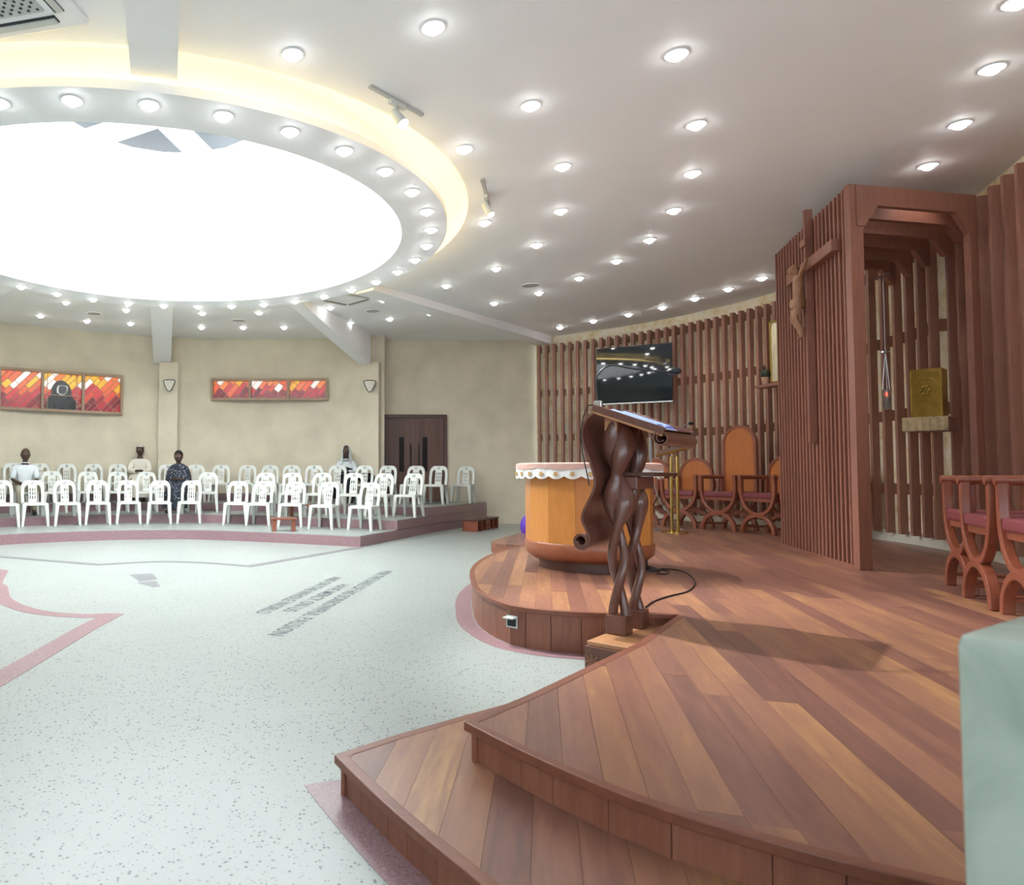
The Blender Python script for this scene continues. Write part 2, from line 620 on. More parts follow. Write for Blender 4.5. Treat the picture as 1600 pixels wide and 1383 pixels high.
def floor_text(txt, p0, p1):
    cu = bpy.data.curves.new('text', 'FONT')
    cu.body = txt
    cu.size = 1.0
    cu.extrude = 0.0
    cu.space_character = 1.05
    cu.resolution_u = 3
    cu.offset = .012
    ob = bpy.data.objects.new('text', cu)
    col.objects.link(ob)
    me = bpy.data.meshes.new_from_object(ob.evaluated_get(bpy.context.evaluated_depsgraph_get()))
    bpy.data.objects.remove(ob)
    xs = [v.co.x for v in me.vertices]
    ys = [v.co.y for v in me.vertices]
    Lx = max(xs) - min(xs)
    p0, p1 = Vector(p0), Vector(p1)
    d = p1 - p0
    k = d.length / Lx
    hgt = .135 / (max(ys) - min(ys))
    d.normalize()
    u = Vector((-d.y, d.x))
    for v in me.vertices:
        a, b_ = (v.co.x - min(xs)) * k, (v.co.y - (max(ys) + min(ys)) / 2) * hgt
        q = p0 + d * a + u * b_
        v.co = (q.x, q.y, .002)
    me.materials.clear()
    me.materials.append(M_letter)
    o = link('floor_lettering', me, floor)
    return o


tag(floor_text('FOR THE SAKE OF HIS SORROWFUL PASSION', (.96, 8.66), (-.247, 5.235)), 'grey capital letters set into the floor, longest line')
tag(floor_text('HAVE MERCY ON US', (.385, 7.62), (-.175, 6.13)), 'grey capital letters set into the floor, shortest line')
tag(floor_text('AND ON THE WHOLE WORLD', (.33, 8.16), (-.41, 6.03)), 'grey capital letters set into the floor, line furthest from the altar')

# pink border along the steps and the dais
step_front = [tuple(p) for p in catmull([(.111, 2.687), (.248, 2.327), (.393, 2.003), (.60, 1.60), (.90, 1.15), (1.4, .70), (2.2, .32), (3.5, .05), (7, -.25)], 6)]
MB().prism([(-.014, 2.752), (.13, 2.80)] + [(p[0] + .05, p[1]) for p in step_front] + [(p[0] - .095, p[1] - .03) for p in reversed(step_front[1:])], -.01, .002).build('floor_border', M_pink, floor)
dais_edge = [tuple(p) for p in catmull([(2.467, 4.688), (1.935, 4.72), (1.608, 4.815), (1.43, 4.98), (1.352, 5.28), (1.345, 5.70), (1.43, 6.2), (1.55, 6.75), (1.77, 7.4), (2.12, 8.15), (2.6, 8.9), (3.05, 9.6)], 5)]
MB().prism(list(dais_edge[4:]) + list(reversed(offset(dais_edge, .14)[4:])), -.01, .002).build('floor_border', M_pink, floor)

# ------------------------------------------------------------------ setting: seating tiers
side = [(.834, 11.48), (1.608, 12.828), (2.407, 14.245), (4.20, 16.9), (4.45, 17.4)]
t1 = catmull([(-10, 4.0), (-8.0, 7.6), (-6.4, 10.1), (-5.017, 11.436), (-4.546, 11.83), (-3.914, 12.203), (-3.21, 12.481), (-2.108, 12.62), (-1.032, 12.3), (.181, 11.78), (.834, 11.48)], 4)
t2 = catmull([(-10.5, 6.0), (-8.4, 9.4), (-7.0, 11.4), (-5.656, 12.875), (-4.549, 13.773), (-3.659, 14.203), (-2.401, 14.404), (-1.065, 14.066), (.204, 13.45), (1.608, 12.828)], 4)
t3 = catmull([(-11, 8.0), (-9.0, 11.2), (-7.4, 13.2), (-6.0, 14.35), (-4.7, 15.2), (-3.6, 15.6), (-2.2, 15.75), (-.7, 15.5), (.9, 14.95), (2.407, 14.245)], 4)
back = [(1.0, 18.2), (-5, 18.3), (-12, 15), (-12.5, 6)]
for i, (tt, sd, lab) in enumerate(((t1, side, 'lowest'), (t2, side[1:], 'middle'), (t3, side[2:], 'top'))):
    poly = [tuple(p) for p in tt] + sd[1:] + [(4.4, 18.2)] + back
    z1 = ZT * (i + 1)
    tier = tag(MB().prism(poly, ZT * i, z1 - .012).build('seating_tier', M_pink), 'pink terrazzo riser of the %s seating tier' % lab, kind='structure')
    inner = poly[:]
    front = [tuple(p) for p in tt] + sd[1:]
    off = offset(front, .02)
    MB().prism(off + [(4.4, 18.2)] + back, z1 - .012, z1).build('tread', M_terrazzo, tier)

# ------------------------------------------------------------------ setting: walls
def curved_wall(name, pts, z0, z1, th, m, label):
    o = MB().ribbon(pts, th, z0, z1).build(name, m, smooth=False)
    return tag(o, label, kind='structure')


wl = arc(WL, WLR + .1, 69.0, 222, 48)
wall_left = curved_wall('wall_left', wl, 0, ZC + .05, .2, M_plaster, 'curved beige plaster hall wall with windows')
wall_rear = curved_wall('wall_rear', [(1.45, 17.42), (5.75, 17.17)], 0, ZC + .05, .2, M_plaster, 'beige plaster wall with the double door')
MB().box((1.62, 17.0, 2.27), (.3, .75, 4.56), 0).build('wall_return', M_plaster, wall_rear)
WB = [(-7.9, 2.85), (-7.4, -3.2), (7.2, -3.2), (7.25, 3.5)]
wall_behind = curved_wall('wall_behind', WB, 0, .9, .2, M_plaster, 'beige plaster wall with windows behind the viewer')
MB().ribbon(WB, .2, 3.7, ZC + .05).build('upper_wall', M_plaster, wall_behind)
MB().ribbon(WB[:2], .2, .9, 3.7).build('pier', M_plaster, wall_behind)
MB().ribbon(WB[2:], .2, .9, 3.7).build('pier', M_plaster, wall_behind)
for x0, x1 in ((-7.4, -6.6), (-2.4, -1.8), (2.4, 3.0), (6.6, 7.2)):
    MB().box(((x0 + x1) / 2, -3.2, 2.3), (x1 - x0, .2, 2.8)).build('pier', M_plaster, wall_behind)
for i, (x0, x1) in enumerate(((-6.6, -2.4), (-1.8, 2.4), (3.0, 6.6))):  # windows added out of view so that sky light fills the room
    wn = tag(MB().box(((x0 + x1) / 2, -3.2, .93), (x1 - x0, .12, .06)).box(((x0 + x1) / 2, -3.2, 3.67), (x1 - x0, .12, .06)).build('window_%d' % (i + 3), M_white), 'clear window in the wall behind the viewer', kind='structure')
    for k in range(4):
        MB().box((x0 + .03 + (x1 - x0 - .06) * k / 3, -3.2, 2.3), (.06, .12, 2.7)).build('mullion', M_white, wn)
    pl_ = bpy.data.lights.new('window_portal', 'AREA')
    pl_.shape = 'RECTANGLE'
    pl_.size, pl_.size_y = x1 - x0, 2.8
    pl_.cycles.is_portal = True
    po = bpy.data.objects.new('window_portal', pl_)
    col.objects.link(po)
    po.location = ((x0 + x1) / 2, -3.12, 2.3)
    po.rotation_euler = (PI / 2, 0, 0)
    po.parent = wn
trim = tag(MB().ribbon([(4.46, 17.20), (5.5, 17.13)], .04, 0, .18).build('baseboard_rear', M_pink), 'pink terrazzo skirting below the beige wall', kind='structure')
MB().prism([(1.8, 17.30), (4.5, 17.15), (4.5, 17.2), (1.8, 17.35)], 3 * ZT, 3 * ZT + .18).build('upper_skirting', M_pink, trim)
MB().ribbon(arc(WL, WLR - .02, 69, 160, 40), .04, 3 * ZT, 3 * ZT + .17).build('tier_skirting', M_pink, trim)


def slat_pt(a, r):
    return (CS[0] + r * cos(rad(a)), CS[1] + r * sin(rad(a)))


WS_A = -22.0
ws_p = Vector(slat_pt(WS_A, CSR))
ws_d = Vector((-.43, -.9)).normalized()
ws_n = Vector((-ws_d.y, ws_d.x)) * -1     # towards the room
if ws_n.x > 0:
    ws_n = -ws_n


def ws_line(r, lens):
    return [tuple(ws_p + ws_n * (CSR - r) + ws_d * l) for l in lens]


wall_s = curved_wall('wall_sanctuary', arc(CS, CSR + .1, 55.6, WS_A, 56) + ws_line(CSR + .1, (1.0, 3.2)) + [(7.0, 3.2)], 0, ZC + .05, .2, M_stone, 'onyx stone wall behind the wooden slats')
MB().ribbon(arc(CS, CSR - .06, 54.5, WS_A, 50) + ws_line(CSR - .06, (1.0, 3.0)), .12, ZS, ZS + .16).build('plinth', M_plinth, wall_s)
# slats: one shared mesh, one shared spacer mesh
Z_SL0, Z_SL1 = ZS + .13, 4.28
slat_me = MB().box((0, 0, (Z_SL1 - Z_SL0) / 2), (.095, .060, Z_SL1 - Z_SL0)).mesh('slat', M_slat, bevel=.003)
spacer_me = MB().box((0, 0, 0), (.10, .055, .15)).mesh('spacer', M_slat)
SL_ANG = []
a = 54.6
while a > WS_A + .6:
    SL_ANG.append(a)
    a -= math.degrees((.187 if a > 3 else .29) / CSR)
R_SL = CSR - .175
slat_place = [(slat_pt(a, R_SL), rad(a)) for a in SL_ANG] + [(ws_line(R_SL, (.20 + .30 * i,))[0], math.atan2(-ws_n.y, -ws_n.x)) for i in range(10)]
for (p, th) in slat_place:
    s = link('slat', slat_me, wall_s, (p[0], p[1], Z_SL0), th)
    for zz in (Z_SL1 - Z_SL0 - .10, 2.72, 1.66, .62):
        link('spacer', spacer_me, s, (.095, 0, zz))

# ------------------------------------------------------------------ setting: sanctuary floor and steps
PL_ANG = rad(71.5)
pd = Vector((cos(PL_ANG), sin(PL_ANG)))
pn = Vector((-pd.y, pd.x))


def planks(parent, poly, z, width, lmin, lmax, seed, w_ref=None):
    rng = random.Random(seed)
    us = [Vector(p).dot(pd) for p in poly]
    ws = [Vector(p).dot(pn) for p in poly]
    w = min(ws) if w_ref is None else w_ref - width * math.ceil((w_ref - min(ws)) / width - 1e-6)
    cnt = 0
    while w < max(ws):
        u = min(us) - rng.uniform(0, lmax)
        while u < max(us):
            ln = rng.uniform(lmin, lmax)
            g = .0005
            rc = [pd * (u + g) + pn * (w + g), pd * (u + ln - g) + pn * (w + g), pd * (u + ln - g) + pn * (w + width - g), pd * (u + g) + pn * (w + width - g)]
            c = clip(poly, [tuple(p) for p in rc])
            if c and area(c) > .0006:
                o = pd * (u + ln / 2) + pn * (w + width / 2)
                loc = []
                for p in c:
                    d = Vector(p) - o
                    loc.append((d.dot(pd), d.dot(pn)))
                MB().prism(loc, -.03, rng.uniform(-.0008, .0004)).build('plank', M_plank, parent, loc=(o.x, o.y, z), rz=PL_ANG)
                cnt += 1
            u += ln
        w += width
    return cnt


def boards(parent, path, z0, z1, width, seed, inset=.025, zj=.0):
    """upright riser boards following an edge; the path keeps the stage on its right hand when inset is positive"""
    rng = random.Random(seed)
    pts = [Vector(p) for p in offset(path, -inset)]
    cum = [0]
    for i in range(1, len(pts)):
        cum.append(cum[-1] + (pts[i] - pts[i - 1]).length)

    def pos(s):
        for i in range(1, len(pts)):
            if s <= cum[i] or i == len(pts) - 1:
                t = (s - cum[i - 1]) / max(1e-6, cum[i] - cum[i - 1])
                return pts[i - 1].lerp(pts[i], t)
    s = 0
    while s < cum[-1] - .02:
        w = min(width * rng.uniform(.7, 1.5), cum[-1] - s)
        a_, b_ = pos(s), pos(s + w)
        d = b_ - a_
        m_ = (a_ + b_) / 2
        MB().box((0, 0, (z1 - z0) / 2), (d.length - .002, .02, z1 - z0)).build('riser_board', M_board, parent, loc=(m_.x, m_.y, z0), rz=math.atan2(d.y, d.x))
        s += w


up_front = [tuple(p) for p in catmull([(.591, 2.647), (.685, 2.45), (.775, 2.28), (.942, 2.029), (1.166, 1.816), (1.445, 1.623), (1.9, 1.40), (2.6, 1.15), (3.6, .95), (5, .8), (6.9, .75)], 4)]
up_left = [(.591, 2.647), (.931, 2.969), (1.34, 3.393), (1.796, 3.865), (2.467, 4.688)]
far_edge = [(3.05, 9.6), (3.35, 10.4), (3.6, 11.2), (4.3, 12.5), (5.1, 13.9), (6.0, 15.2)]
stage = list(reversed(up_left)) + up_front[1:] + [(6.9, 6.6)] + arc(CS, CSR - .02, -38, 42, 30) + list(reversed(far_edge))[0:] + list(reversed(dais_edge))[1:-1]
core_poly = [(.85, 2.62), (1.25, 2.05), (1.9, 1.6), (2.8, 1.35), (6.8, .9), (6.8, 6.6)] + arc(CS, CSR - .05, -36, 40, 20) + [(5.9, 14.8), (4.4, 12.3), (3.7, 11.0), (2.75, 8.9), (1.85, 7.2), (1.55, 6.2), (1.5, 5.4), (1.65, 5.0), (2.1, 4.85), (2.62, 4.78)]
fs = tag(MB().prism(core_poly, 0, ZS - .031).build('floor_sanctuary', M_dark), 'raised wooden sanctuary floor of diagonal planks', kind='structure')
apex = Vector((2.467, 4.688))
w_ap = apex.dot(pn)
BIG = 40
half_r = [tuple(apex - pd * BIG - pn * BIG), tuple(apex + pd * BIG - pn * BIG), tuple(apex + pd * BIG), tuple(apex - pd * BIG)]
half_l = [tuple(apex - pd * BIG), tuple(apex + pd * BIG), tuple(apex + pd * BIG + pn * BIG), tuple(apex - pd * BIG + pn * BIG)]
st_front = list(reversed(up_left)) + up_front[1:] + [(6.9, 4.688)]
st_dais = [tuple(apex), (6.9, 4.688), (6.9, 6.6)] + arc(CS, CSR - .02, -38, 42, 30) + list(reversed(far_edge)) + list(reversed(dais_edge))[1:-1]
for sub, sd_ in ((clip(stage, half_r), 3), (clip(st_front, half_l), 4), (clip(st_dais, half_l), 5)):
    planks(fs, sub, ZS, .115, 1.2, 2.6, sd_, w_ap)
boards(fs, list(reversed(up_front)), ZT * .8, ZS - .03, .16, 5, .03)
boards(fs, up_left, 0.0, ZS - .03, .16, 6, .03)
boards(fs, dais_edge, 0.0, ZS - .03, .17, 7, .02)
boards(fs, far_edge, 0.0, ZS - .03, .2, 8, .02)
low_left = [(.111, 2.687), (.359, 2.884), (.692, 3.121), (1.15, 3.44), (1.55, 3.74)]
low = step_front + [(7, .6)] + list(reversed(up_front)) + up_left[1:4] + list(reversed(low_left[1:]))
lowp = step_front + [(7, 1.2), (3, 1.6), (1.75, 2.1), (1.2, 2.9), (1.72, 3.84)] + list(reversed(low_left[1:]))
fst = tag(MB().prism([(.22, 2.66), (.42, 2.15), (.75, 1.5), (1.5, .75), (3, .25), (6.9, -.1), (6.9, 1.1), (3, 1.5), (1.7, 2.05), (1.15, 2.9), (1.5, 3.6)], 0, .108).build('floor_step', M_dark), 'lower wooden step in front of the sanctuary floor', kind='structure')
planks(fst, lowp, .14, .13, 1.0, 2.2, 11)
boards(fst, list(reversed(step_front)), 0, .112, .16, 12, .03)
boards(fst, low_left, 0, .112, .16, 13, .03)


def nosing(parent, path, z, out=.008):
    MB().ribbon(offset(path, out), .045, z - .032, z + .0015).build('nosing', M_nose, parent, bevel=.004)


nosing(fs, list(reversed(up_front)) + up_left[1:], ZS, -.012)
nosing(fs, dais_edge, ZS, -.012)
nosing(fst, list(reversed(step_front)) + low_left[1:], .14, -.012)
far_low = [(2.80, 10.76), (3.3, 10.5), (3.6, 11.2), (4.3, 12.5), (5.1, 13.9), (6.0, 15.2), (5.3, 15.2), (3.9, 12.9), (2.89, 11.2)]
fst2 = tag(MB().prism(far_low, 0, .108).build('floor_step', M_board), 'lower wooden step on the far side of the altar', kind='structure')
planks(fst2, far_low, .14, .13, 1.0, 2.0, 14)

# ------------------------------------------------------------------ setting: ceiling, ring, skylight
R_HOLE, R_OUT, R_IN, R_LAMP = 4.05, 3.80, 3.23, 3.60
SEG = 96


def ringpts(r):
    return [(C.x + r * cos(2 * PI * i / SEG), C.y + r * sin(2 * PI * i / SEG)) for i in range(SEG)]


def annulus(mb, r0, r1, z0, z1):
    a0, a1 = ringpts(r0), ringpts(r1)
    vs_ = [(*p, z0) for p in a0] + [(*p, z0) for p in a1] + [(*p, z1) for p in a0] + [(*p, z1) for p in a1]
    fs_ = []
    for i in range(SEG):
        j = (i + 1) % SEG
        fs_ += [(i, j, SEG + j, SEG + i), (2 * SEG + i, 3 * SEG + i, 3 * SEG + j, 2 * SEG + j), (i, 2 * SEG + i, 2 * SEG + j, j), (SEG + i, SEG + j, 3 * SEG + j, 3 * SEG + i)]
    return mb.add(vs_, fs_)


ceiling = tag(annulus(MB(), R_HOLE, 17.5, ZC, ZC + .12).build('ceiling', M_white), 'white painted ceiling with a round opening', kind='structure')
cove = MB()
annulus(cove, R_HOLE, R_HOLE + .1, ZC + .12, 4.92)
annulus(cove, R_IN + .02, R_HOLE + .1, 4.92, 5.0)
cove.build('cove', M_white, ceiling)
ring = MB()
annulus(ring, R_IN, R_OUT, ZR, ZR + .08)
annulus(ring, R_IN, R_IN + .06, ZR + .08, 5.25)
ring_o = tag(ring.build('ceiling_ring', M_white), 'white dropped ring around the skylight', kind='structure')
led = tag(MB().tube([(C.x + 3.66 * cos(2 * PI * i / 72), C.y + 3.66 * sin(2 * PI * i / 72), ZR + .11) for i in range(72)], .02, 6, closed=True).build('light_strip', M_cove, ring_o), 'warm glowing strip hidden in the cove')
# lantern
sky = thing('skylight', 'round bright white skylight in the middle of the ceiling', 'skylight', (C.x, C.y, 5.2))
NP = 18
pane_me = None
for i in range(NP):
    a0, a1 = 2 * PI * i / NP, 2 * PI * (i + 1) / NP
    mb = MB()
    p = []
    for r, z in ((3.28, .02), (1.45, .98)):
        for a_ in (a0 + .004, a1 - .004):
            p.append(Vector((r * cos(a_), r * sin(a_), z)))
    mb.add([p[0], p[1], p[3], p[2]] + [q + Vector((0, 0, .03)) for q in (p[0], p[1], p[3], p[2])], [(0, 1, 2, 3), (7, 6, 5, 4), (0, 4, 5, 1), (1, 5, 6, 2), (2, 6, 7, 3), (3, 7, 4, 0)])
    mb.build('glazing_panel', M_sky, sky)
cap = MB().lathe([(0.01, .98), (1.5, .98), (1.5, 1.1), (0.01, 1.2)], 48)
cap.build('roof_cap', M_roof, sky)
for a_ in (58, 172, -66):
    d = Vector((cos(rad(a_)), sin(rad(a_)), 0))
    MB().box((0, 0, 0), (3.30, .34, .12)).xf(Matrix.Rotation(math.atan2(.86, 3.2), 4, 'Y')).build('rafter', M_white, sky, loc=(d.x * 1.60, d.y * 1.60, .40), rz=rad(a_))

# beams and pillars
def beam(a_deg, r0, r1, w, d0, d1, label):
    d = Vector((cos(rad(a_deg)), sin(rad(a_deg))))
    n = Vector((-d.y, d.x))
    p0, p1 = C + d * r0, C + d * r1
    vs_ = []
    for p, dep in ((p0, d0), (p1, d1)):
        for s_ in (-1, 1):
            for z in (ZC - dep, ZC + .02):
                q = p + n * (w / 2 * s_)
                vs_.append((q.x, q.y, z))
    fs_ = [(0, 1, 3, 2), (4, 6, 7, 5), (0, 2, 6, 4), (1, 5, 7, 3), (0, 4, 5, 1), (2, 3, 7, 6)]
    return tag(MB().add(vs_, fs_).build('ceiling_beam', M_white), label, kind='structure')


beam(-78.5, R_OUT + .02, 10.5, .37, .10, .16, 'white ceiling beam running overhead towards the skylight ring')
beam(101.5, R_HOLE, 7.72, .42, .10, .68, 'white ceiling beam ending on the left pillar')
beam(65.0, R_HOLE, 7.9, .27, .10, .74, 'white ceiling beam ending on the pillar beside the door')
beam(44.0, R_OUT + .35, 10.6, .40, .12, .20, 'white ceiling beam running to the corner of the slatted wall')
beam(141, R_HOLE, 7.6, .42, .10, .5, 'white ceiling beam at the far left')
for (x, y, a_, lab) in ((-3.42, 16.86, 101, 'beige pillar between the two stained glass windows'), (1.46, 16.62, 70, 'beige pillar beside the wooden double door')):
    tag(MB().box((0, 0, 1.9), (.34, .44, 3.86)).build('pillar', M_plaster, loc=(x, y, 0), rz=rad(a_)), lab, kind='structure')


# ------------------------------------------------------------------ canopy of wooden portal frames
PA, PB = Vector((5.455, 6.935)), Vector((6.198, 9.123))
pe = (PB - PA).normalized()
pnrm = Vector((-pe.y, pe.x))
pg = Vector((.985, .172)).normalized()
Z_P = 4.13
canopy = thing('slatted_canopy', 'tall wooden canopy of slatted portal frames carrying the crucifix', 'canopy', (PA.x, PA.y, ZS), math.atan2(pe.y, pe.x))
# local x runs along the panel, local -y ... wall side is local (x: pg.pe, y: pg.pnrm)
gx, gy = pg.dot(pe), pg.dot(pnrm)
g_ang = math.atan2(gy, gx)
LP = (PB - PA).length
NPOST = 22
post_me = MB().box((0, 0, (Z_P - ZS) / 2), (.042, .13, Z_P - ZS)).mesh('post', M_canopy, bevel=.003)
for i in range(NPOST):
    if i:
        link('post', post_me, canopy, (LP * i / (NPOST - 1), 0, 0))


def wall_hit(p):
    lo, hi = 0.0, 4.0
    for _ in range(40):
        m_ = (lo + hi) / 2
        q = p + pg * m_
        if (q - CS).length < CSR - .33:
            lo = m_
        else:
            hi = m_
    return lo


for i in range(0, NPOST, 4):
    s0 = LP * i / (NPOST - 1)
    Lb = min(wall_hit(PA + pe * s0), 1.7)
    poly = [(-.05, 0), (Lb, 0), (Lb, -.36), (Lb - .06, -.36), (Lb - .22, -.17), (.24, -.17), (.07, -.36), (-.05, -.36)]
    if i == 0:
        poly = [(.0, -.002), (Lb, -.002), (Lb, -.42), (Lb - .09, -.42), (Lb - .26, -.2), (.26, -.2), (.09, -.42), (.0, -.42)]
    M_ = Matrix.Rotation(g_ang, 4, 'Z') @ Matrix(((1, 0, 0, 0), (0, 0, 1, 0), (0, 1, 0, 0), (0, 0, 0, 1)))
    MB().slab(poly, M_, -.03, .03).build('crossbeam', M_canopy, canopy, loc=(s0, 0, Z_P - ZS))
    if i == 0:
        MB().box((.015, 0, (Z_P - ZS) / 2), (.15, .07, Z_P - ZS), g_ang).build('post', M_canopy, canopy, bevel=.003)
        MB().box((gx * (Lb - .045), gy * (Lb - .045), (Z_P - ZS) / 2 - .2), (.10, .066, Z_P - ZS - .4), g_ang).build('rear_post', M_canopy, canopy, bevel=.003)
MB().box((LP / 2, .01, .02), (LP, .13, .04)).build('bottom_rail', M_canopy, canopy)


def on_panel(px, py, out=0.0):
    """(along, height) on the panel plane moved out towards the room"""
    x, y = (px - PPX) / F_PX, -(py - 691.5) / F_PX
    d = _f + _r * x + _u * y
    o = PA + pnrm * out
    t = o.dot(pnrm) / (d.x * pnrm.x + d.y * pnrm.y)
    q = Vector((d.x * t, d.y * t))
    return (q - o).dot(pe), CAM_Z + d.z * t


# ------------------------------------------------------------------ skin helper for figures
def skin_mesh(name, joints, edges, mats, sub=2, root=0):
    """joints: list of (co, radius or (rx, ry))"""
    me = bpy.data.meshes.new(name)
    me.from_pydata([tuple(j[0]) for j in joints], edges, [])
    ob = bpy.data.objects.new(name, me)
    col.objects.link(ob)
    md = ob.modifiers.new('skin', 'SKIN')
    md.use_smooth_shade = True
    md.branch_smoothing = .6
    for i, v in enumerate(me.skin_vertices[0].data):
        r = joints[i][1]
        v.radius = r if isinstance(r, tuple) else (r, r)
        v.use_root = i == root
    sb = ob.modifiers.new('sub', 'SUBSURF')
    sb.levels = sub
    dg = bpy.context.evaluated_depsgraph_get()
    out = bpy.data.meshes.new_from_object(ob.evaluated_get(dg))
    out.name = name
    bpy.data.objects.remove(ob)
    out.materials.clear()
    for m in (mats if isinstance(mats, (list, tuple)) else [mats]):
        out.materials.append(m)
    for p in out.polygons:
        p.use_smooth = True
    return out


def blob(c, s, seg=14, rings=10, fn=None, M=None):
    """ellipsoid as (verts, faces) with an optional shaping function on the unit sphere"""
    vs_, fs_ = [], []
    for i in range(rings + 1):
        ph = PI * i / rings
        for k in range(seg):
            th = 2 * PI * k / seg
            p = Vector((sin(ph) * cos(th), sin(ph) * sin(th), cos(ph)))
            if fn:
                p = fn(p)
            q = Vector((p.x * s[0], p.y * s[1], p.z * s[2]))
            if M is not None:
                q = M @ q
            vs_.append(q + Vector(c))
    for i in range(rings):
        for k in range(seg):
            k2 = (k + 1) % seg
            fs_.append((i * seg + k, (i + 1) * seg + k, (i + 1) * seg + k2, i * seg + k2))
    return vs_, fs_


# ------------------------------------------------------------------ crucifix
sc0, _z = on_panel(1268, 470, .08)
zt, zb = 4.24, 1.58
s_l, zbar1 = on_panel(1231, 437, .12)
s_r, zbar2 = on_panel(1303, 386, .12)
zbar = (zbar1 + zbar2) / 2
cp = PA + pnrm * .055 + pe * sc0
cruc = thing('crucifix', 'wooden crucifix with carved figure hung on the slatted canopy', 'crucifix', (cp.x, cp.y, zb), math.atan2(-pe.y, -pe.x))
# local x to the viewer's right along the panel, local -y... room side is local -y after the half turn -> use +y = -pnrm
MB().box((0, -.045, (zt - zb) / 2), (.065, .08, zt - zb)).build('upright', M_canopy, cruc, bevel=.006)
halfbar = abs(s_l - s_r) / 2
MB().box((sc0 - (s_l + s_r) / 2, -.045, zbar - zb), (halfbar * 2, .085, .125)).build('crossbar', M_canopy, cruc, bevel=.006)
MB().box((0, -.095, zbar - zb + .27), (.17, .02, .09)).build('title_plaque', M_canopy, cruc, bevel=.004)
hb = zbar - zb
cj = [((-.02, -.15, hb - .52), (.062, .05)), ((-.01, -.155, hb - .40), (.055, .045)), ((.0, -.15, hb - .27), (.072, .05)), ((0, -.15, hb - .17), (.06, .045)), ((-.015, -.17, hb - .10), .026),
      ((-.08, -.145, hb - .15), .032), ((-.17, -.13, hb - .06), .024), ((-.27, -.115, hb + .03), .018),
      ((.08, -.145, hb - .15), .032), ((.17, -.13, hb - .05), .024), ((.27, -.115, hb + .05), .018),
      ((-.055, -.16, hb - .60), .05), ((-.075, -.20, hb - .76), .036), ((-.03, -.14, hb - .94), .03), ((-.02, -.12, hb - 1.05), .02), ((-.015, -.16, hb - 1.10), .016),
      ((.02, -.155, hb - .60), .05), ((-.005, -.19, hb - .76), .036), ((.01, -.13, hb - .94), .03), ((.0, -.12, hb - 1.05), .02), ((-.0, -.165, hb - 1.09), .016)]
ce = [(0, 1), (1, 2), (2, 3), (3, 4), (3, 5), (5, 6), (6, 7), (3, 8), (8, 9), (9, 10), (0, 11), (11, 12), (12, 13), (13, 14), (14, 15), (0, 16), (16, 17), (17, 18), (18, 19), (19, 20)]
K_C = .76
corpus = link('corpus', skin_mesh('corpus', cj, ce, M_corpus, 2), cruc, (0, -.01, hb * (1 - K_C)))
corpus.scale = (K_C, .95, K_C)
tag(corpus, 'carved pale wooden figure')
hm = MB()
hm.add(*blob((-.035, -.19, hb - .03), (.045, .052, .062)))
hm.add(*blob((-.05, -.24, hb - .035), (.01, .014, .012), 8, 6))
hm.add(*blob((-.035, -.225, hb - .075), (.026, .022, .03), 8, 6))
hm.build('head', M_corpus, corpus, smooth=True)
hr = MB()
hr.add(*blob((-.03, -.175, hb - .01), (.055, .052, .06)))
hr.add(*blob((.01, -.17, hb - .07), (.022, .03, .06), 8, 6))
hr.build('hair', M_corpus, corpus, smooth=True)
lc = MB().lathe([(.075, -.49), (.082, -.52), (.085, -.58), (.078, -.62), (.05, -.6)], 14, (-.018, -.155, hb))
lc.box((.075, -.16, hb - .62), (.035, .03, .22))
lc.build('loincloth', M_corpus, corpus, smooth=True)

# ------------------------------------------------------------------ ambo
AO = Vector((2.06, 4.57))
amb = thing('ambo', 'carved dark wood ambo with twisted columns and scrolled reading desk', 'lectern', (AO.x, AO.y, 0), rad(45))
# local x = along the desk (away, right), local y = towards the congregation; reader side is -y
Z0A = .20
for sx in (-1, 1):
    MB().box((sx * .14, 0, Z0A + .06), (.125, .125, .12)).build('pedestal', M_ambo, amb, bevel=.006)
    for k in (0, 1):
        path, rs = [], []
        nst = 56
        for i in range(nst + 1):
            t = i / nst
            z = Z0A + .11 + t * 1.23
            ph = PI * (z - .46) / .37 + PI * k + (0 if sx < 0 else .8)
            up = max(0.0, min(1.0, (t - .45) / .12))
            bul = abs(sin(PI * (z - .46) / .37))
            amp = (.036 - .006 * up) * (.8 + .2 * bul)
            path.append((sx * .14 * (1 - .12 * up) + amp * cos(ph), amp * sin(ph), z))
            rs.append(.028 + up * (.034 * bul + .004))
        MB().tube(path, rs, 14).build('twisted_strand', M_ambo, amb, smooth=True)
    MB().box((sx * .15, .02, 1.525), (.075, .08, .09)).build('capital', M_ambo_light, amb, bevel=.006)
# waist shelf on the reader's side
MB().box((.10, -.115, 1.205), (.44, .20, .025)).build('shelf', M_dark, amb, bevel=.004)
MB().box((.04, -.06, 1.15), (.30, .10, .08)).build('shelf_bracket', M_ambo, amb, bevel=.006)
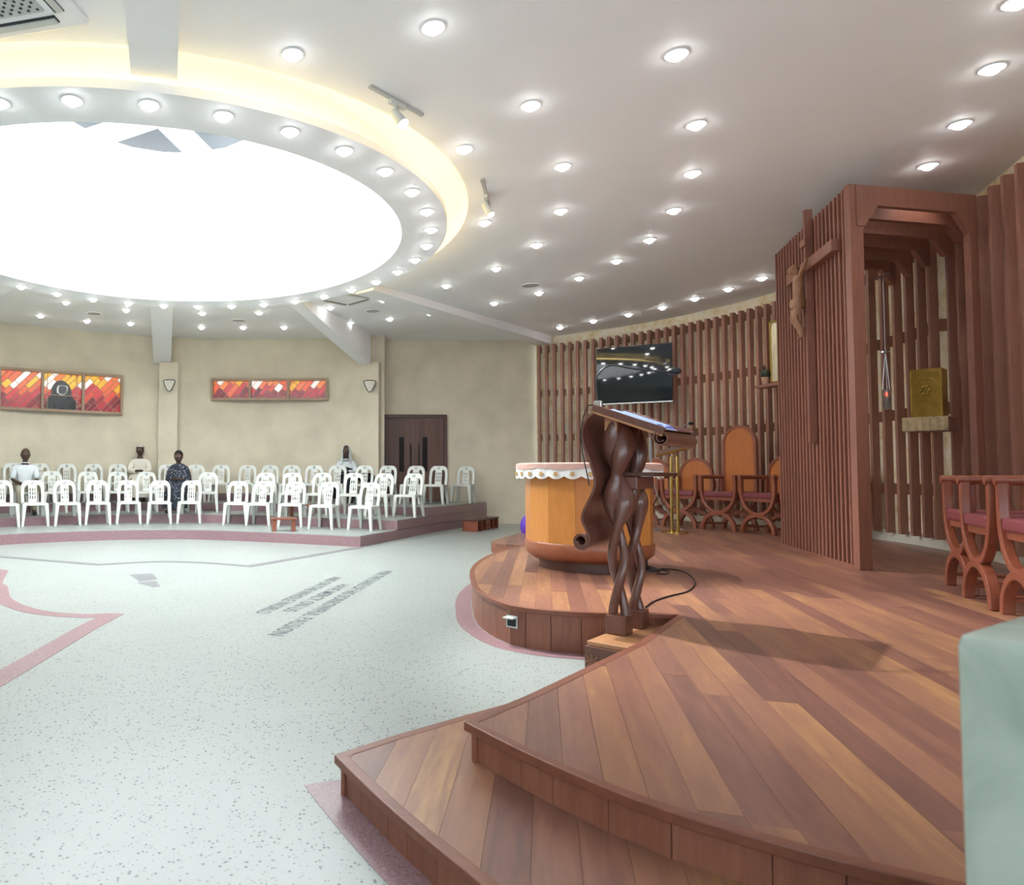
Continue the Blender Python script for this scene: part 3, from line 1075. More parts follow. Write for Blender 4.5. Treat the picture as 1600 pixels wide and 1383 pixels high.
# reading desk: slab with raised edges, ending in a roll
zh, zl = 1.62, 1.455
sl = math.atan2(zh - zl, .42)
Md = Matrix.Translation((0, .10, zh)) @ Matrix.Rotation(sl, 4, 'X')
desk = MB().box((0, 0, 0), (.54, .46, .03)).xf(Md @ Matrix.Translation((0, -.225, -.012))).build('desk', M_ambo_light, amb, bevel=.008)
for sx in (-1, 1):
    MB().box((sx * .262, -.225, .008), (.02, .46, .045)).xf(Md).build('desk_edge', M_ambo, desk, bevel=.006)
roll = MB()
rp = []
for i in range(30):
    th = i / 29 * 3.4 * PI
    rr = .055 - .034 * i / 29
    rp.append((-.455 - .0 + rr * sin(th), -.035 + rr * cos(th) * 1.0))
vs_, fs_ = [], []
for (y_, z_) in rp:
    for x_ in (-.275, .275):
        vs_.append(Md @ Vector((x_, y_, z_)))
for (y_, z_), i in zip(rp, range(30)):
    cx_, cz_ = -.455, -.035
    k_ = .80
    for x_ in (-.275, .275):
        vs_.append(Md @ Vector((x_, cx_ + (y_ - cx_) * k_, cz_ + (z_ - cz_) * k_)))
for i in range(29):
    a_ = 2 * i
    b_ = 60 + 2 * i
    fs_ += [(a_, a_ + 1, a_ + 3, a_ + 2), (b_, b_ + 2, b_ + 3, b_ + 1), (a_, a_ + 2, b_ + 2, b_), (a_ + 1, b_ + 1, b_ + 3, a_ + 3)]
roll.add(vs_, fs_)
roll.build('desk_roll', M_ambo, amb, smooth=True)
# hanging carved scroll on the congregation side
prof = catmull([(.10, 1.60), (.145, 1.56), (.175, 1.49), (.165, 1.39), (.125, 1.28), (.095, 1.17), (.11, 1.09), (.165, .98), (.18, .91), (.15, .84), (.135, .80)], 5)
curl = []
for i in range(24):
    th = i / 23 * 3.0 * PI
    rr = .045 - .026 * i / 23
    curl.append(Vector((.18 - .045 + (.045 - rr * cos(th)) - .0, .775 - rr * sin(th))))
pts = [(p[0], p[1]) for p in prof] + [(p.x, p.y) for p in curl]
th_ = .016
inn = offset(pts, -th_)
vs_, fs_ = [], []
n_ = len(pts)
for lst in (pts, inn):
    for (y_, z_) in lst:
        for x_ in (-.275, .275):
            vs_.append((x_, y_, z_))
for i in range(n_ - 1):
    a_, b_ = 2 * i, 2 * n_ + 2 * i
    fs_ += [(a_, a_ + 1, a_ + 3, a_ + 2), (b_, b_ + 2, b_ + 3, b_ + 1), (a_, a_ + 2, b_ + 2, b_), (a_ + 1, b_ + 1, b_ + 3, a_ + 3)]
MB().add(vs_, fs_).build('hanging_scroll', M_ambo, amb, smooth=True)

# book open on the ambo
bk = thing('open_book', 'open book with bluish pages on the ambo desk', 'book', (AO.x, AO.y, 0), rad(45))
for sx in (-1, 1):
    pg_ = []
    for i in range(9):
        t = i / 8
        pg_.append((sx * (.006 + .19 * t), .018 * sin(PI * min(1, t * 1.1)) ** .7 + .006))
    vs_, fs_ = [], []
    for (x_, h_) in pg_:
        for y_ in (-.06, -.36):
            vs_ += [Md @ Vector((x_, y_, .006)), Md @ Vector((x_, y_, .006 + h_))]
    for i in range(8):
        a_ = 4 * i
        fs_ += [(a_ + 1, a_ + 3, a_ + 7, a_ + 5), (a_, a_ + 4, a_ + 6, a_ + 2), (a_, a_ + 1, a_ + 5, a_ + 4), (a_ + 2, a_ + 6, a_ + 7, a_ + 3)]
    fs_ += [(0, 2, 3, 1), (32, 33, 35, 34)]
    MB().add(vs_, fs_).build('pages', M_pageblue, bk)
MB().box((0, -.21, .005), (.42, .33, .006)).xf(Md).build('cover', M_paper, bk)

# ambo platform
plat = thing('ambo_platform', 'low carved wooden platform under the dark ambo', 'platform', (2.085, 4.435, 0), rad(45))
MB().box((0, -.0, .085), (.80, .38, .17)).build('body', M_ambo, plat, bevel=.006)
MB().box((0, -.0, .184), (.78, .36, .032)).build('top_board', M_ambo_light, plat, bevel=.008)
# chip carved rosettes on the face seen from the nave floor (local -x end) and long side
for (ox, oy, ang, cnt) in ((-.401, 0, PI, 4), (0, .191, PI / 2, 8)):
    for q in range(cnt):
        off = (q - (cnt - 1) / 2) * .095
        for k in range(4):
            M2 = Matrix.Translation((ox, oy, .080)) @ Matrix.Rotation(ang - PI / 2, 4, 'Z') @ Matrix.Translation((off, 0, 0)) @ Matrix.Rotation(k * PI / 4, 4, 'Y')
            MB().box((0, 0, 0), (.085 if k % 2 == 0 else .105, .012, .010)).xf(M2).build('carving', M_carve, plat)

# microphone on the ambo
mic = thing('gooseneck_microphone', 'black gooseneck microphone clipped to the ambo top', 'microphone', (AO.x, AO.y, 0), rad(45))
dm = Md @ Vector((-.24, -.02, .02))
tip = Vector((.02, -.26, 1.85))
pth = catmull([dm, dm + Vector((0, .01, .10)), dm + Vector((0, .005, .20)), dm + Vector((.04, -.06, .265)), dm.lerp(tip, .5) + Vector((0, 0, .135)), tip], 6)
MB().tube(pth, .006, 8).build('gooseneck', M_black, mic, smooth=True)
MB().add(*blob(tip + Vector((.02, -.03, .005)), (.03, .045, .026))).build('head', M_black, mic, smooth=True)
MB().box(dm + Vector((0, 0, .015)), (.03, .05, .05)).build('clamp', M_chrome, mic, bevel=.004)
MB().tube(catmull([dm, dm + Vector((-.03, .06, .0)), dm + Vector((-.035, .10, -.2)), dm + Vector((-.03, .05, -.5))], 6), .004, 6).build('lead', M_black, mic)

# ------------------------------------------------------------------ altar
AC_ = Vector((2.79, 7.05))
alt = thing('altar', 'round faceted orange wood altar on a stepped base', 'altar', (AC_.x, AC_.y, ZS))
MB().lathe([(.01, 0), (.47, 0), (.47, .10), (.01, .10)], 48).build('foot', M_dark, alt, smooth=True)
MB().lathe([(.01, .09), (.52, .09), (.575, .13), (.60, .16), (.61, .25), (.60, .265), (.01, .265)], 48).build('plinth', M_altar_base, alt, smooth=True)
NF = 14
for i in range(NF):
    a0, a1 = 2 * PI * i / NF + .12, 2 * PI * (i + 1) / NF + .12
    q = [(.595 * cos(a0 + .002), .595 * sin(a0 + .002)), (.595 * cos(a1 - .002), .595 * sin(a1 - .002)), (.55 * cos(a1), .55 * sin(a1)), (.55 * cos(a0), .55 * sin(a0))]
    m_ = Vector(((q[0][0] + q[1][0]) / 2, (q[0][1] + q[1][1]) / 2))
    ang = math.atan2(m_.y, m_.x)
    MB().prism([(p[0] - m_.x, p[1] - m_.y) for p in q], 0, .68).build('facet', M_altar, alt, loc=(m_.x, m_.y, .262))
MB().lathe([(.01, .93), (.62, .93), (.66, .945), (.665, 1.02), (.01, 1.02)], 48).build('table_top', M_altar_base, alt, smooth=True)
clo = thing('altar_cloth', 'white lace cloth with scalloped gold-embroidered edge on the altar', 'cloth', (AC_.x, AC_.y, ZS))
vs_, fs_ = [], []
NC = 224
for i in range(NC):
    a_ = 2 * PI * i / NC
    sc_l = .115 + .028 * abs(sin(a_ * 14))
    w_ = .004 * sin(a_ * 28)
    for r, z in ((.01, 1.028), (.64, 1.028), (.674 + w_, 1.018), (.682 + w_, .99), (.684 + w_ * 1.6, 1.02 - sc_l)):
        vs_.append((r * cos(a_), r * sin(a_), z))
for i in range(NC):
    j = (i + 1) % NC
    for k in range(4):
        fs_.append((5 * i + k, 5 * j + k, 5 * j + k + 1, 5 * i + k + 1))
MB().add(vs_, fs_).build('lace', M_lace, clo, smooth=True)
vs_, fs_ = [], []
for i in range(NC):
    a_ = 2 * PI * i / NC
    lo = .972 + .008 * sin(a_ * 9)
    for r, z in ((.01, 1.034), (.655, 1.034), (.685, 1.022), (.692, lo)):
        vs_.append((r * cos(a_), r * sin(a_), z))
for i in range(NC):
    j = (i + 1) % NC
    for k in range(3):
        fs_.append((4 * i + k, 4 * j + k, 4 * j + k + 1, 4 * i + k + 1))
MB().add(vs_, fs_).build('overlay', M_rosecloth, clo, smooth=True)
for i in range(28):
    a_ = 2 * PI * (i + .5) / 28
    M2 = Matrix.Translation((.693 * cos(a_), .693 * sin(a_), .925)) @ Matrix.Rotation(a_, 4, 'Z') @ Matrix.Rotation(PI / 2, 4, 'Y')
    fl = MB()
    for k in range(5):
        b_ = 2 * PI * k / 5
        fl.lathe([(.001, .002), (.010, .001), (.010, -.004)], 7, (.015 * cos(b_), .015 * sin(b_), 0))
    fl.xf(M2).build('embroidery', M_embroid, clo)

# ------------------------------------------------------------------ sanctuary chairs
def flat_path(mb, path, w, y0, y1, mi=0):
    L_, R_ = offset(path, w / 2), offset(path, -w / 2)
    n = len(path)
    vs_ = [(p[0], y0, p[1]) for p in L_] + [(p[0], y0, p[1]) for p in R_] + [(p[0], y1, p[1]) for p in L_] + [(p[0], y1, p[1]) for p in R_]
    fs_ = []
    for i in range(n - 1):
        fs_ += [(i, i + 1, n + i + 1, n + i), (2 * n + i, 3 * n + i, 3 * n + i + 1, 2 * n + i + 1), (i, 2 * n + i, 2 * n + i + 1, i + 1), (n + i, n + i + 1, 3 * n + i + 1, 3 * n + i)]
    fs_ += [(0, n, 3 * n, 2 * n), (n - 1, 3 * n - 1, 4 * n - 1, 2 * n - 1)]
    return mb.add(vs_, fs_, mi)


def throne(name, label, loc, rz, top, group):
    t = thing(name, label, 'chair', loc, rz, group)
    up = [tuple(p) for p in catmull([(-.315, .90), (-.315, .72), (-.30, .57), (-.24, .43), (-.13, .335), (0, .305), (.13, .335), (.24, .43), (.30, .57), (.315, .72), (.315, .90)], 5)]
    lo = [tuple(p) for p in catmull([(-.30, 0), (-.285, .10), (-.22, .20), (-.12, .265), (0, .29), (.12, .265), (.22, .20), (.285, .10), (.30, 0)], 5)]
    for nm, y0, y1 in (('front_frame', -.30, -.24), ('rear_frame', .20, .26)):
        fr = flat_path(MB(), up, .055, y0, y1).build(nm, M_chairwood, t, bevel=.008)
        flat_path(MB(), lo, .06, y0 - .004, y1 + .004).build('leg_arch', M_chairwood, fr, bevel=.008)
    for sx in (-1, 1):
        MB().tube([(sx * .315, -.31, .90), (sx * .315, .27, .90)], .034, 12).build('arm_rest', M_chairwood, t, smooth=True)
    MB().box((0, -.02, .535), (.56, .50, .06)).build('seat_rail', M_chairwood, t, bevel=.006)
    MB().box((0, -.035, .605), (.53, .52, .09)).build('cushion', M_cushion, t, bevel=.02)
    for zz in (.10,):
        MB().tube([(-.275, -.27, zz), (-.275, .23, zz)], .016, 8).build('stretcher', M_chairwood, t)
        MB().tube([(.275, -.27, zz), (.275, .23, zz)], .016, 8).build('stretcher', M_chairwood, t)
    w2 = .29
    arch = [(-w2, .52), (-w2, top - w2)] + [(-w2 * cos(PI * i / 20), top - w2 + w2 * sin(PI * i / 20)) for i in range(1, 20)] + [(w2, top - w2), (w2, .52)]
    bf = flat_path(MB(), arch, .05, .235, .295).build('back_frame', M_chairwood, t, bevel=.006)
    w3 = w2 - .02
    pan = [(-w3, .54), (w3, .54), (w3, top - w2)] + [(w3 * cos(PI * i / 20), top - w2 + w3 * sin(PI * i / 20)) for i in range(1, 20)] + [(-w3, top - w2)]
    M2 = Matrix(((1, 0, 0, 0), (0, 0, 1, 0), (0, 1, 0, 0), (0, 0, 0, 1)))
    MB().slab(pan, M2, .25, .28).build('back_panel', M_chairback, t)
    return t


G_TH = 'arched sanctuary armchairs'
face = rad(-72)   # seat front turned towards the altar
thr = [((6.43, 13.35), 1.22, 'low arched wooden armchair half hidden behind the ambo columns'),
       ((6.80, 12.62), 1.22, 'low arched wooden armchair behind the brass stand'),
       ((7.13, 11.92), 1.76, 'tall arched wooden presider chair against the slatted wall'),
       ((7.36, 11.18), 1.22, 'low arched wooden armchair between the tall chair and the slatted canopy'),
       ((7.50, 10.42), 1.22, 'low arched wooden armchair mostly hidden behind the slatted canopy')]
for (p, top, lab) in thr:
    d = Vector((AC_.x - p[0] - 0.5, AC_.y + 3.0 - p[1]))
    throne('sanctuary_armchair', lab, (p[0], p[1], ZS), math.atan2(d.y, d.x) + PI / 2, top, G_TH)
for (p, top, lab) in (((5.55, 5.62), 1.45, 'armchair with maroon cushion nearest the canopy opening at right'),
                      ((5.12, 5.00), 1.45, 'armchair with maroon cushion standing right behind the pale marble block'),
                      ((4.78, 4.36), 1.45, 'armchair with maroon cushion cut off by the right picture edge')):
    throne('sanctuary_armchair', lab, (p[0], p[1], ZS), math.atan2(.50, -.86) + PI / 2, top, G_TH)

# ------------------------------------------------------------------ brass stand, microphone stands, cable
bs = thing('brass_stand', 'brass rod reading stand with sloping top beside the armchairs', 'lectern', (5.85, 11.25, ZS), rad(-38))
MB().lathe([(.01, 0), (.20, 0), (.20, .012), (.17, .03), (.01, .035)], 28).build('base', M_brass, bs, smooth=True)
for (x, y) in ((-.045, -.045), (.045, -.045), (.045, .045), (-.045, .045)):
    MB().tube([(x, y, .03), (x, y, 1.22)], .018, 10).build('rod', M_brass, bs, smooth=True)
MB().tube([(0, 0, 1.21), (0, -.02, 1.26), (.0, .02, 1.33)], .014, 8).build('neck', M_brass, bs, smooth=True)
MB().box((0, 0, 0), (.50, .36, .015)).xf(Matrix.Translation((0, 0, 1.33)) @ Matrix.Rotation(rad(-14), 4, 'Y') @ Matrix.Rotation(rad(18), 4, 'X')).build('top_plate', M_dark, bs, bevel=.004)
MB().box((0, -.18, .02), (.50, .012, .03)).xf(Matrix.Translation((0, 0, 1.33)) @ Matrix.Rotation(rad(-14), 4, 'Y') @ Matrix.Rotation(rad(18), 4, 'X')).build('ledge', M_brass, bs)

ms = thing('microphone_stand', 'slim white microphone stand left of the brass stand', 'stand', (5.71, 11.75, ZS))
MB().lathe([(.01, 0), (.14, 0), (.14, .012), (.03, .035), (.01, .035)], 24).build('base', M_grey, ms, smooth=True)
MB().tube([(0, 0, .03), (0, 0, 1.55)], .013, 8).build('pole', M_grey, ms, smooth=True)
MB().tube([(0, 0, 1.55), (.30, -.05, 1.68), (.60, -.1, 1.77)], .007, 8).build('boom', M_grey, ms, smooth=True)
MB().add(*blob((.64, -.105, 1.785), (.05, .025, .028), 10, 8)).build('microphone', M_black, ms, smooth=True)
MB().tube(catmull([(.02, 0, 1.5), (.03, -.02, .9), (.10, -.1, .5), (.28, -.25, .15), (.34, -.35, .008), (.22, -.45, .008)], 8), .006, 6).build('lead', M_grey, ms)

mb_ = thing('microphone_stand', 'black microphone stand with round foot behind the ambo', 'stand', (3.28, 6.85, ZS))
MB().lathe([(.01, 0), (.13, 0), (.13, .015), (.03, .04), (.01, .04)], 24).build('base', M_black, mb_, smooth=True)
MB().tube([(0, 0, .03), (-.005, .0, .45), (-.04, .0, .80)], .011, 8).build('pole', M_black, mb_, smooth=True)
MB().add(*blob((-.045, .0, .83), (.03, .03, .05), 10, 8)).build('microphone', M_black, mb_, smooth=True)
cb = catmull([tuple(at(*q, ZS))[:2] for q in ((1015, 889), (1032, 891), (1046, 894), (1040, 898), (1026, 896), (1030, 890), (1060, 892), (1078, 900), (1086, 912), (1075, 925), (1045, 933), (1022, 941), (1009, 950))], 6)
tag(MB().tube([(p[0], p[1], ZS + .006) for p in cb], .006, 6).build('floor_cable', M_black), 'thin dark cable looping over the plank floor beside the ambo', 'cable')

# ------------------------------------------------------------------ television
p0, p1 = at_y(932, 550, 14.85), at_y(1050, 534, 14.05)
tv_c = (p0 + p1) / 2
d = (p1 - p0)
tvw = Vector((d.x, d.y)).length
tv = thing('television', 'large dark flat television hung on the slatted wall', 'television', (tv_c.x, tv_c.y, 3.28), math.atan2(d.y, d.x))
tilt = Matrix.Rotation(rad(1.2), 4, 'X')
MB().box((0, 0, 0), (tvw, .05, 1.20)).xf(tilt).build('casing', M_black, tv, bevel=.01)
MB().box((0, -.028, .01), (tvw - .02, .006, 1.15)).xf(tilt).build('screen', M_screen, tv)
MB().box((0, -.03, -.588), (tvw, .012, .02)).xf(tilt).build('lower_edge', M_chrome, tv)
MB().box((0, .13, 0), (.4, .22, .4)).build('bracket', M_black, tv)

# ------------------------------------------------------------------ tabernacle, lamp, icon
ta = -26.0
tp = slat_pt(ta, CSR - .52)
tr = math.atan2(-.62, -.78) + PI / 2
tab = thing('tabernacle', 'gold tabernacle box with shield emblem in the canopy', 'tabernacle', (tp[0], tp[1], 1.90), rad(-52))
MB().box((0, .02, .285), (.29, .28, .57)).build('box', M_gold, tab, bevel=.006)
MB().box((0, -.125, .285), (.26, .012, .53)).build('door', M_gold, tab, bevel=.003)
M2 = Matrix.Translation((0, -.132, .30)) @ Matrix.Rotation(PI / 2, 4, 'X')
for k_, t_ in ((1.0, .012), (.7, .02)):
    sh = [(-.11 * k_, .05 * k_)] + [tuple(p) for p in catmull([(-.11 * k_, .08 * k_), (-.06 * k_, .15 * k_), (0, .165 * k_), (.06 * k_, .15 * k_), (.11 * k_, .08 * k_), (.10 * k_, -.02 * k_), (.05 * k_, -.12 * k_), (0, -.18 * k_), (-.05 * k_, -.12 * k_), (-.10 * k_, -.02 * k_)], 3)]
    MB().slab(sh, M2, 0, t_).build('shield', M_gold, tab, bevel=.003)
for k in range(6):
    b_ = 2 * PI * k / 6
    MB().add(*blob((.035 * cos(b_), -.157, .31 + .05 * sin(b_)), (.016, .01, .02), 8, 6)).build('boss', M_gold, tab, smooth=True)
for q in range(9):
    for zz in (.03, .54):
        MB().box((-.112 + .028 * q, -.132, zz), (.02, .012, .02)).build('stud', M_gold, tab)
tsh = thing('tabernacle_shelf', 'shelf draped in pale gold cloth under the tabernacle', 'shelf', (tp[0], tp[1], 1.735), rad(-52))
MB().box((0, .0, .08), (.40, .44, .16)).build('board', M_slat, tsh, bevel=.004)
vs_, fs_ = [], []
for i in range(31):
    x = -.205 + .41 * i / 30
    w_ = .006 * sin(i * 1.3)
    for (y_, z_) in ((.2, .163), (-.222, .163), (-.236 + w_, .15), (-.24 + w_ * 1.5, .0), (-.23 + w_ * 1.5, .0)):
        vs_.append((x, y_, z_))
for i in range(30):
    for k in range(4):
        fs_.append((5 * i + k, 5 * i + 5 + k, 5 * i + 6 + k, 5 * i + 1 + k))
MB().add(vs_, fs_).build('cloth', M_goldcloth, tsh, smooth=True)

lp = at_y(1385, 610, 8.9)
lam = thing('sanctuary_lamp', 'hanging glass sanctuary lamp with small red flame in the canopy', 'lamp', (lp.x, lp.y, 2.05))
MB().lathe([(.012, .0), (.032, .01), (.042, .06), (.045, .26), (.040, .26), (.037, .07), (.012, .02)], 16).build('cup', M_glass, lam, smooth=True)
MB().add(*blob((0, 0, .20), (.014, .014, .03), 8, 6)).build('flame', M_red, lam, smooth=True)
for k in range(3):
    b_ = 2 * PI * k / 3
    MB().tube([(.042 * cos(b_), .042 * sin(b_), .26), (0, 0, .75)], .004, 6).build('chain', M_chrome, lam)
MB().tube([(0, 0, .75), (0, 0, 1.72)], .004, 6).build('chain', M_chrome, lam)
MB().lathe([(.001, .72), (.05, .73), (.05, .75), (.001, .77)], 12).build('ring', M_chrome, lam)
MB().box((.0, 0, 1.73), (.03, .3, .02), rad(-10)).build('hanger_bar', M_dark, lam)

ia = 6.2
ip = slat_pt(ia, CSR - .42)
ir = rad(ia) - PI / 2
ish = tag(MB().box((0, 0, 0), (.92, .22, .05)).build('icon_shelf', M_slat, None, loc=(slat_pt(ia + .4, CSR - .46)[0], slat_pt(ia + .4, CSR - .46)[1], 2.76), rz=ir), 'small wooden shelf on the slats under the picture', 'shelf')
ic = thing('framed_picture', 'gold framed religious picture standing on the small wall shelf', 'picture', (ip[0], ip[1], 2.787), ir)
MB().box((0.05, 0, .55), (.66, .02, 1.08)).build('painting', M_picture, ic)
for (x, z, w_, h_) in ((.05, .02, .70, .04), (.05, 1.08, .70, .04), (-.29, .55, .035, 1.1), (.39, .55, .035, 1.1)):
    MB().box((x, -.01, z), (w_, .04, h_)).build('frame_bar', M_brass, ic, bevel=.004)
MB().add(*blob((.12, -.014, .5), (.13, .006, .42), 14, 10)).build('painted_figure', plain('figure_paint', '#8c7f6e', .6, noise=.3, nscale=9), ic)
pp = slat_pt(ia + 3.3, CSR - .47)
pl = thing('potted_plant', 'tiny potted plant on the small wall shelf beside the picture', 'plant', (pp[0], pp[1], 2.787))
MB().lathe([(.01, 0), (.045, 0), (.06, .13), (.05, .13), (.04, .1), (.01, .1)], 14).build('pot', M_pot, pl, smooth=True)
rng = random.Random(4)
lf = MB()
for k in range(40):
    v = Vector((rng.gauss(0, 1), rng.gauss(0, 1), rng.gauss(0, 1))).normalized()
    c_ = Vector((0, 0, .20)) + v * .06
    lf.add([c_, c_ + v * .04 + Vector((.012, 0, 0)), c_ + v * .075, c_ + v * .04 - Vector((.012, 0, .004))], [(0, 1, 2, 3)])
lf.add(*blob((0, 0, .20), (.07, .07, .07), 10, 8))
tag(lf.build('foliage', M_leaf, pl), kind='stuff')

# ------------------------------------------------------------------ marble block beside the viewer
mk = Vector((1.045, 1.15))
ma, mb2 = Vector((.857, .515)), Vector((.515, -.857))
mc = mk + ma * .28 + mb2 * .19
mar = thing('marble_pedestal', 'pale green-white marble pedestal cut off at the lower right corner', 'pedestal', (mc.x, mc.y, .14), math.atan2(ma.y, ma.x))
MB().box((0, 0, .405), (.56, .38, .81)).build('block', M_marble, mar, smooth=True, bevel=.022)
MB().box((.0, -.19, .36), (.34, .02, .62)).build('raised_panel', M_marble, mar, smooth=True, bevel=.008)

# ------------------------------------------------------------------ white plastic chairs
def bk_pt(x, s, y=0.0):
    """a point of the leaning backrest: s metres above the seat"""
    return Vector((x, .17 + .11 * s / .43 + y, .43 + s))


def chair_proto():
    t = thing('plastic_chair', '', 'chair', (0, 0, 0), 0, 'white plastic chairs on the seating tiers')
    st = MB()
    seat = [tuple(p) for p in catmull([(-.18, .20), (-.205, .05), (-.215, -.12), (-.20, -.20), (-.12, -.225), (0, -.23), (.12, -.225), (.20, -.20), (.215, -.12), (.205, .05), (.18, .20)], 2)]
    st.prism(seat, .415, .44)
    fr = [(x, y) for x, y in seat]
    st.ribbon(fr, .02, .39, .425)
    st.build('seat', M_plastic, t, bevel=.004)
    # arched back band
    outer = [(-.205, 0), (-.212, .14), (-.208, .27)] + [(-.208 + .12 * (1 - cos(PI / 2 * i / 6)), .27 + .155 * sin(PI / 2 * i / 6)) for i in range(1, 7)]
    outer = outer + [(-x, s) for x, s in reversed(outer)]
    inner = [(-.150, 0), (-.155, .14), (-.150, .25)] + [(-.150 + .055 * (1 - cos(PI / 2 * i / 6)), .25 + .085 * sin(PI / 2 * i / 6)) for i in range(1, 7)]
    inner = inner + [(-x, s) for x, s in reversed(inner)]
    b = MB()
    n = len(outer)
    vs_, fs_ = [], []
    for lst, y in ((outer, -.012), (inner, -.012), (outer, .014), (inner, .014)):
        vs_ += [bk_pt(x, s, y) for x, s in lst]
    for i in range(n - 1):
        fs_ += [(i, i + 1, n + i + 1, n + i), (2 * n + i, 3 * n + i, 3 * n + i + 1, 2 * n + i + 1), (i, 2 * n + i, 2 * n + i + 1, i + 1), (n + i, n + i + 1, 3 * n + i + 1, 3 * n + i)]
    fs_ += [(0, n, 3 * n, 2 * n), (n - 1, 3 * n - 1, 4 * n - 1, 2 * n - 1)]
    b.add(vs_, fs_)
    b.build('backrest', M_plastic, t)
    sp = MB()

    def bar(x0, x1, s0, s1, th=.010):
        vs_ = [bk_pt(x, s, y) for y in (-th, th) for x, s in ((x0, s0), (x1, s0), (x1, s1), (x0, s1))]
        sp.add(vs_, [(3, 2, 1, 0), (4, 5, 6, 7), (0, 1, 5, 4), (1, 2, 6, 5), (2, 3, 7, 6), (3, 0, 4, 7)])
    for x in (-.075, -.033, .011, .053):
        bar(x, x + .022, -.01, .36)
    for s0, s1 in ((-.01, .07), (.125, .145), (.20, .22), (.275, .36)):
        bar(-.075, .075, s0, s1, .0095)
    sp.build('back_splat', M_plastic, t)
    em = MB()
    path = [bk_pt(.026 * cos(2 * PI * i / 16), .375 + .026 * sin(2 * PI * i / 16), -.013) for i in range(16)]
    em.tube(path, .0032, 5, closed=True)
    tri = [bk_pt(-.013, .366, -.0145), bk_pt(.013, .366, -.0145), bk_pt(0, .388, -.0145)]
    em.add(tri, [(0, 1, 2)])
    em.build('emblem', M_emblem, t)
    for (x, y, bx, by) in ((-.19, -.19, -.225, -.225), (.19, -.19, .225, -.225), (-.17, .18, -.20, .27), (.17, .18, .20, .27)):
        lg = MB()
        vs_ = []
        for (cx, cy, z, w_) in ((bx, by, 0, .046), (x, y, .43, .074)):
            for dx, dy in ((-.5, -.5), (.5, -.5), (.5, .5), (-.5, .5)):
                vs_.append((cx + dx * w_, cy + dy * w_, z))
        lg.add(vs_, [(3, 2, 1, 0), (4, 5, 6, 7), (0, 1, 5, 4), (1, 2, 6, 5), (2, 3, 7, 6), (3, 0, 4, 7)])
        lg.build('leg', M_plastic, t, bevel=.006)
    return t


proto = chair_proto()
used = [False]


def place_chair(x, y, z, label, toward=(-1.6, 7.5)):
    rz = math.atan2(toward[1] - y, toward[0] - x) + PI / 2 + random.uniform(-.06, .06)
    if not used[0]:
        used[0] = True
        proto.location = (x, y, z)
        proto.rotation_euler = (0, 0, rz)
        proto['label'] = label
        return proto
    return copy_tree(proto, (x, y, z), rz, label)


row1 = [(9, 825), (56, 823), (105.5, 822), (154, 820.5), (201, 819), (249, 819), (296, 818.5), (367, 820.7), (403.5, 822), (453, 823.6), (501.6, 827), (563, 829.4)]
for i, q in enumerate(row1):
    p = at(*q, ZT)
    d = (Vector((-1.6, 7.5)) - Vector((p.x, p.y))).normalized()
    place_chair(p.x - d.x * .22, p.y - d.y * .22, ZT, 'white plastic chair, %s from the left in the front row on the lowest tier' % ORD[i])


def wall_pt(px, r):
    """where the column px meets the circle of radius r round the hall centre (far side)"""
    k = (px - PPX) / F_PX
    a_ = k * k + 1
    b_ = -2 * (k * WL.x + WL.y)
    c_ = WL.x ** 2 + WL.y ** 2 - r * r
    Y = (-b_ + math.sqrt(b_ * b_ - 4 * a_ * c_)) / (2 * a_)
    return Vector((k * Y, Y))


def chair_row(xs, Yf, z, words):
    k = 0
    for px in xs:
        Y = min(Yf(px), wall_pt(px, WLR - .50).y) if px < 560 else Yf(px)
        x = (px - PPX) / F_PX * Y
        place_chair(x, Y, z, 'white plastic chair, %s from the left in %s' % (ORD[k], words))
        k += 1


def lerp_tab(tab):
    def f(x):
        for (x0, y0), (x1, y1) in zip(tab, tab[1:]):
            if x <= x1:
                return y0 + (y1 - y0) * (x - x0) / (x1 - x0)
        return tab[-1][1]
    return f


Y2 = lerp_tab([(0, 13.75), (85, 14.6), (139, 14.95), (185, 15.12), (230, 15.2), (325, 15.15), (405, 14.85), (446, 14.68), (490, 14.5), (540, 14.2), (585, 14.02), (631, 13.9), (700, 13.8)])
Y3 = lerp_tab([(0, 15.3), (65, 15.85), (150, 16.35), (230, 16.3), (262, 16.1), (306, 16.3), (345, 16.45), (420, 16.35), (460, 16.1), (500, 15.75), (566, 15.68), (610, 15.85), (650, 15.75), (690, 15.75), (721, 16.5), (800, 17)])
MAN_PX, SHAWL_PX = 40, 279
chair_row([MAN_PX, 85, 139, 185, 230, SHAWL_PX - 1, 325, 413, 455, 499, 549, 594, 639], Y2, 2 * ZT, 'the second row on the middle tier')
chair_row([-14, 24, 66, 106, 148, 186, 262, 306, 344, 385, 420, 454, 488, 524, 566, 602, 645, 681, 724], Y3, 3 * ZT, 'the back row on the top tier')


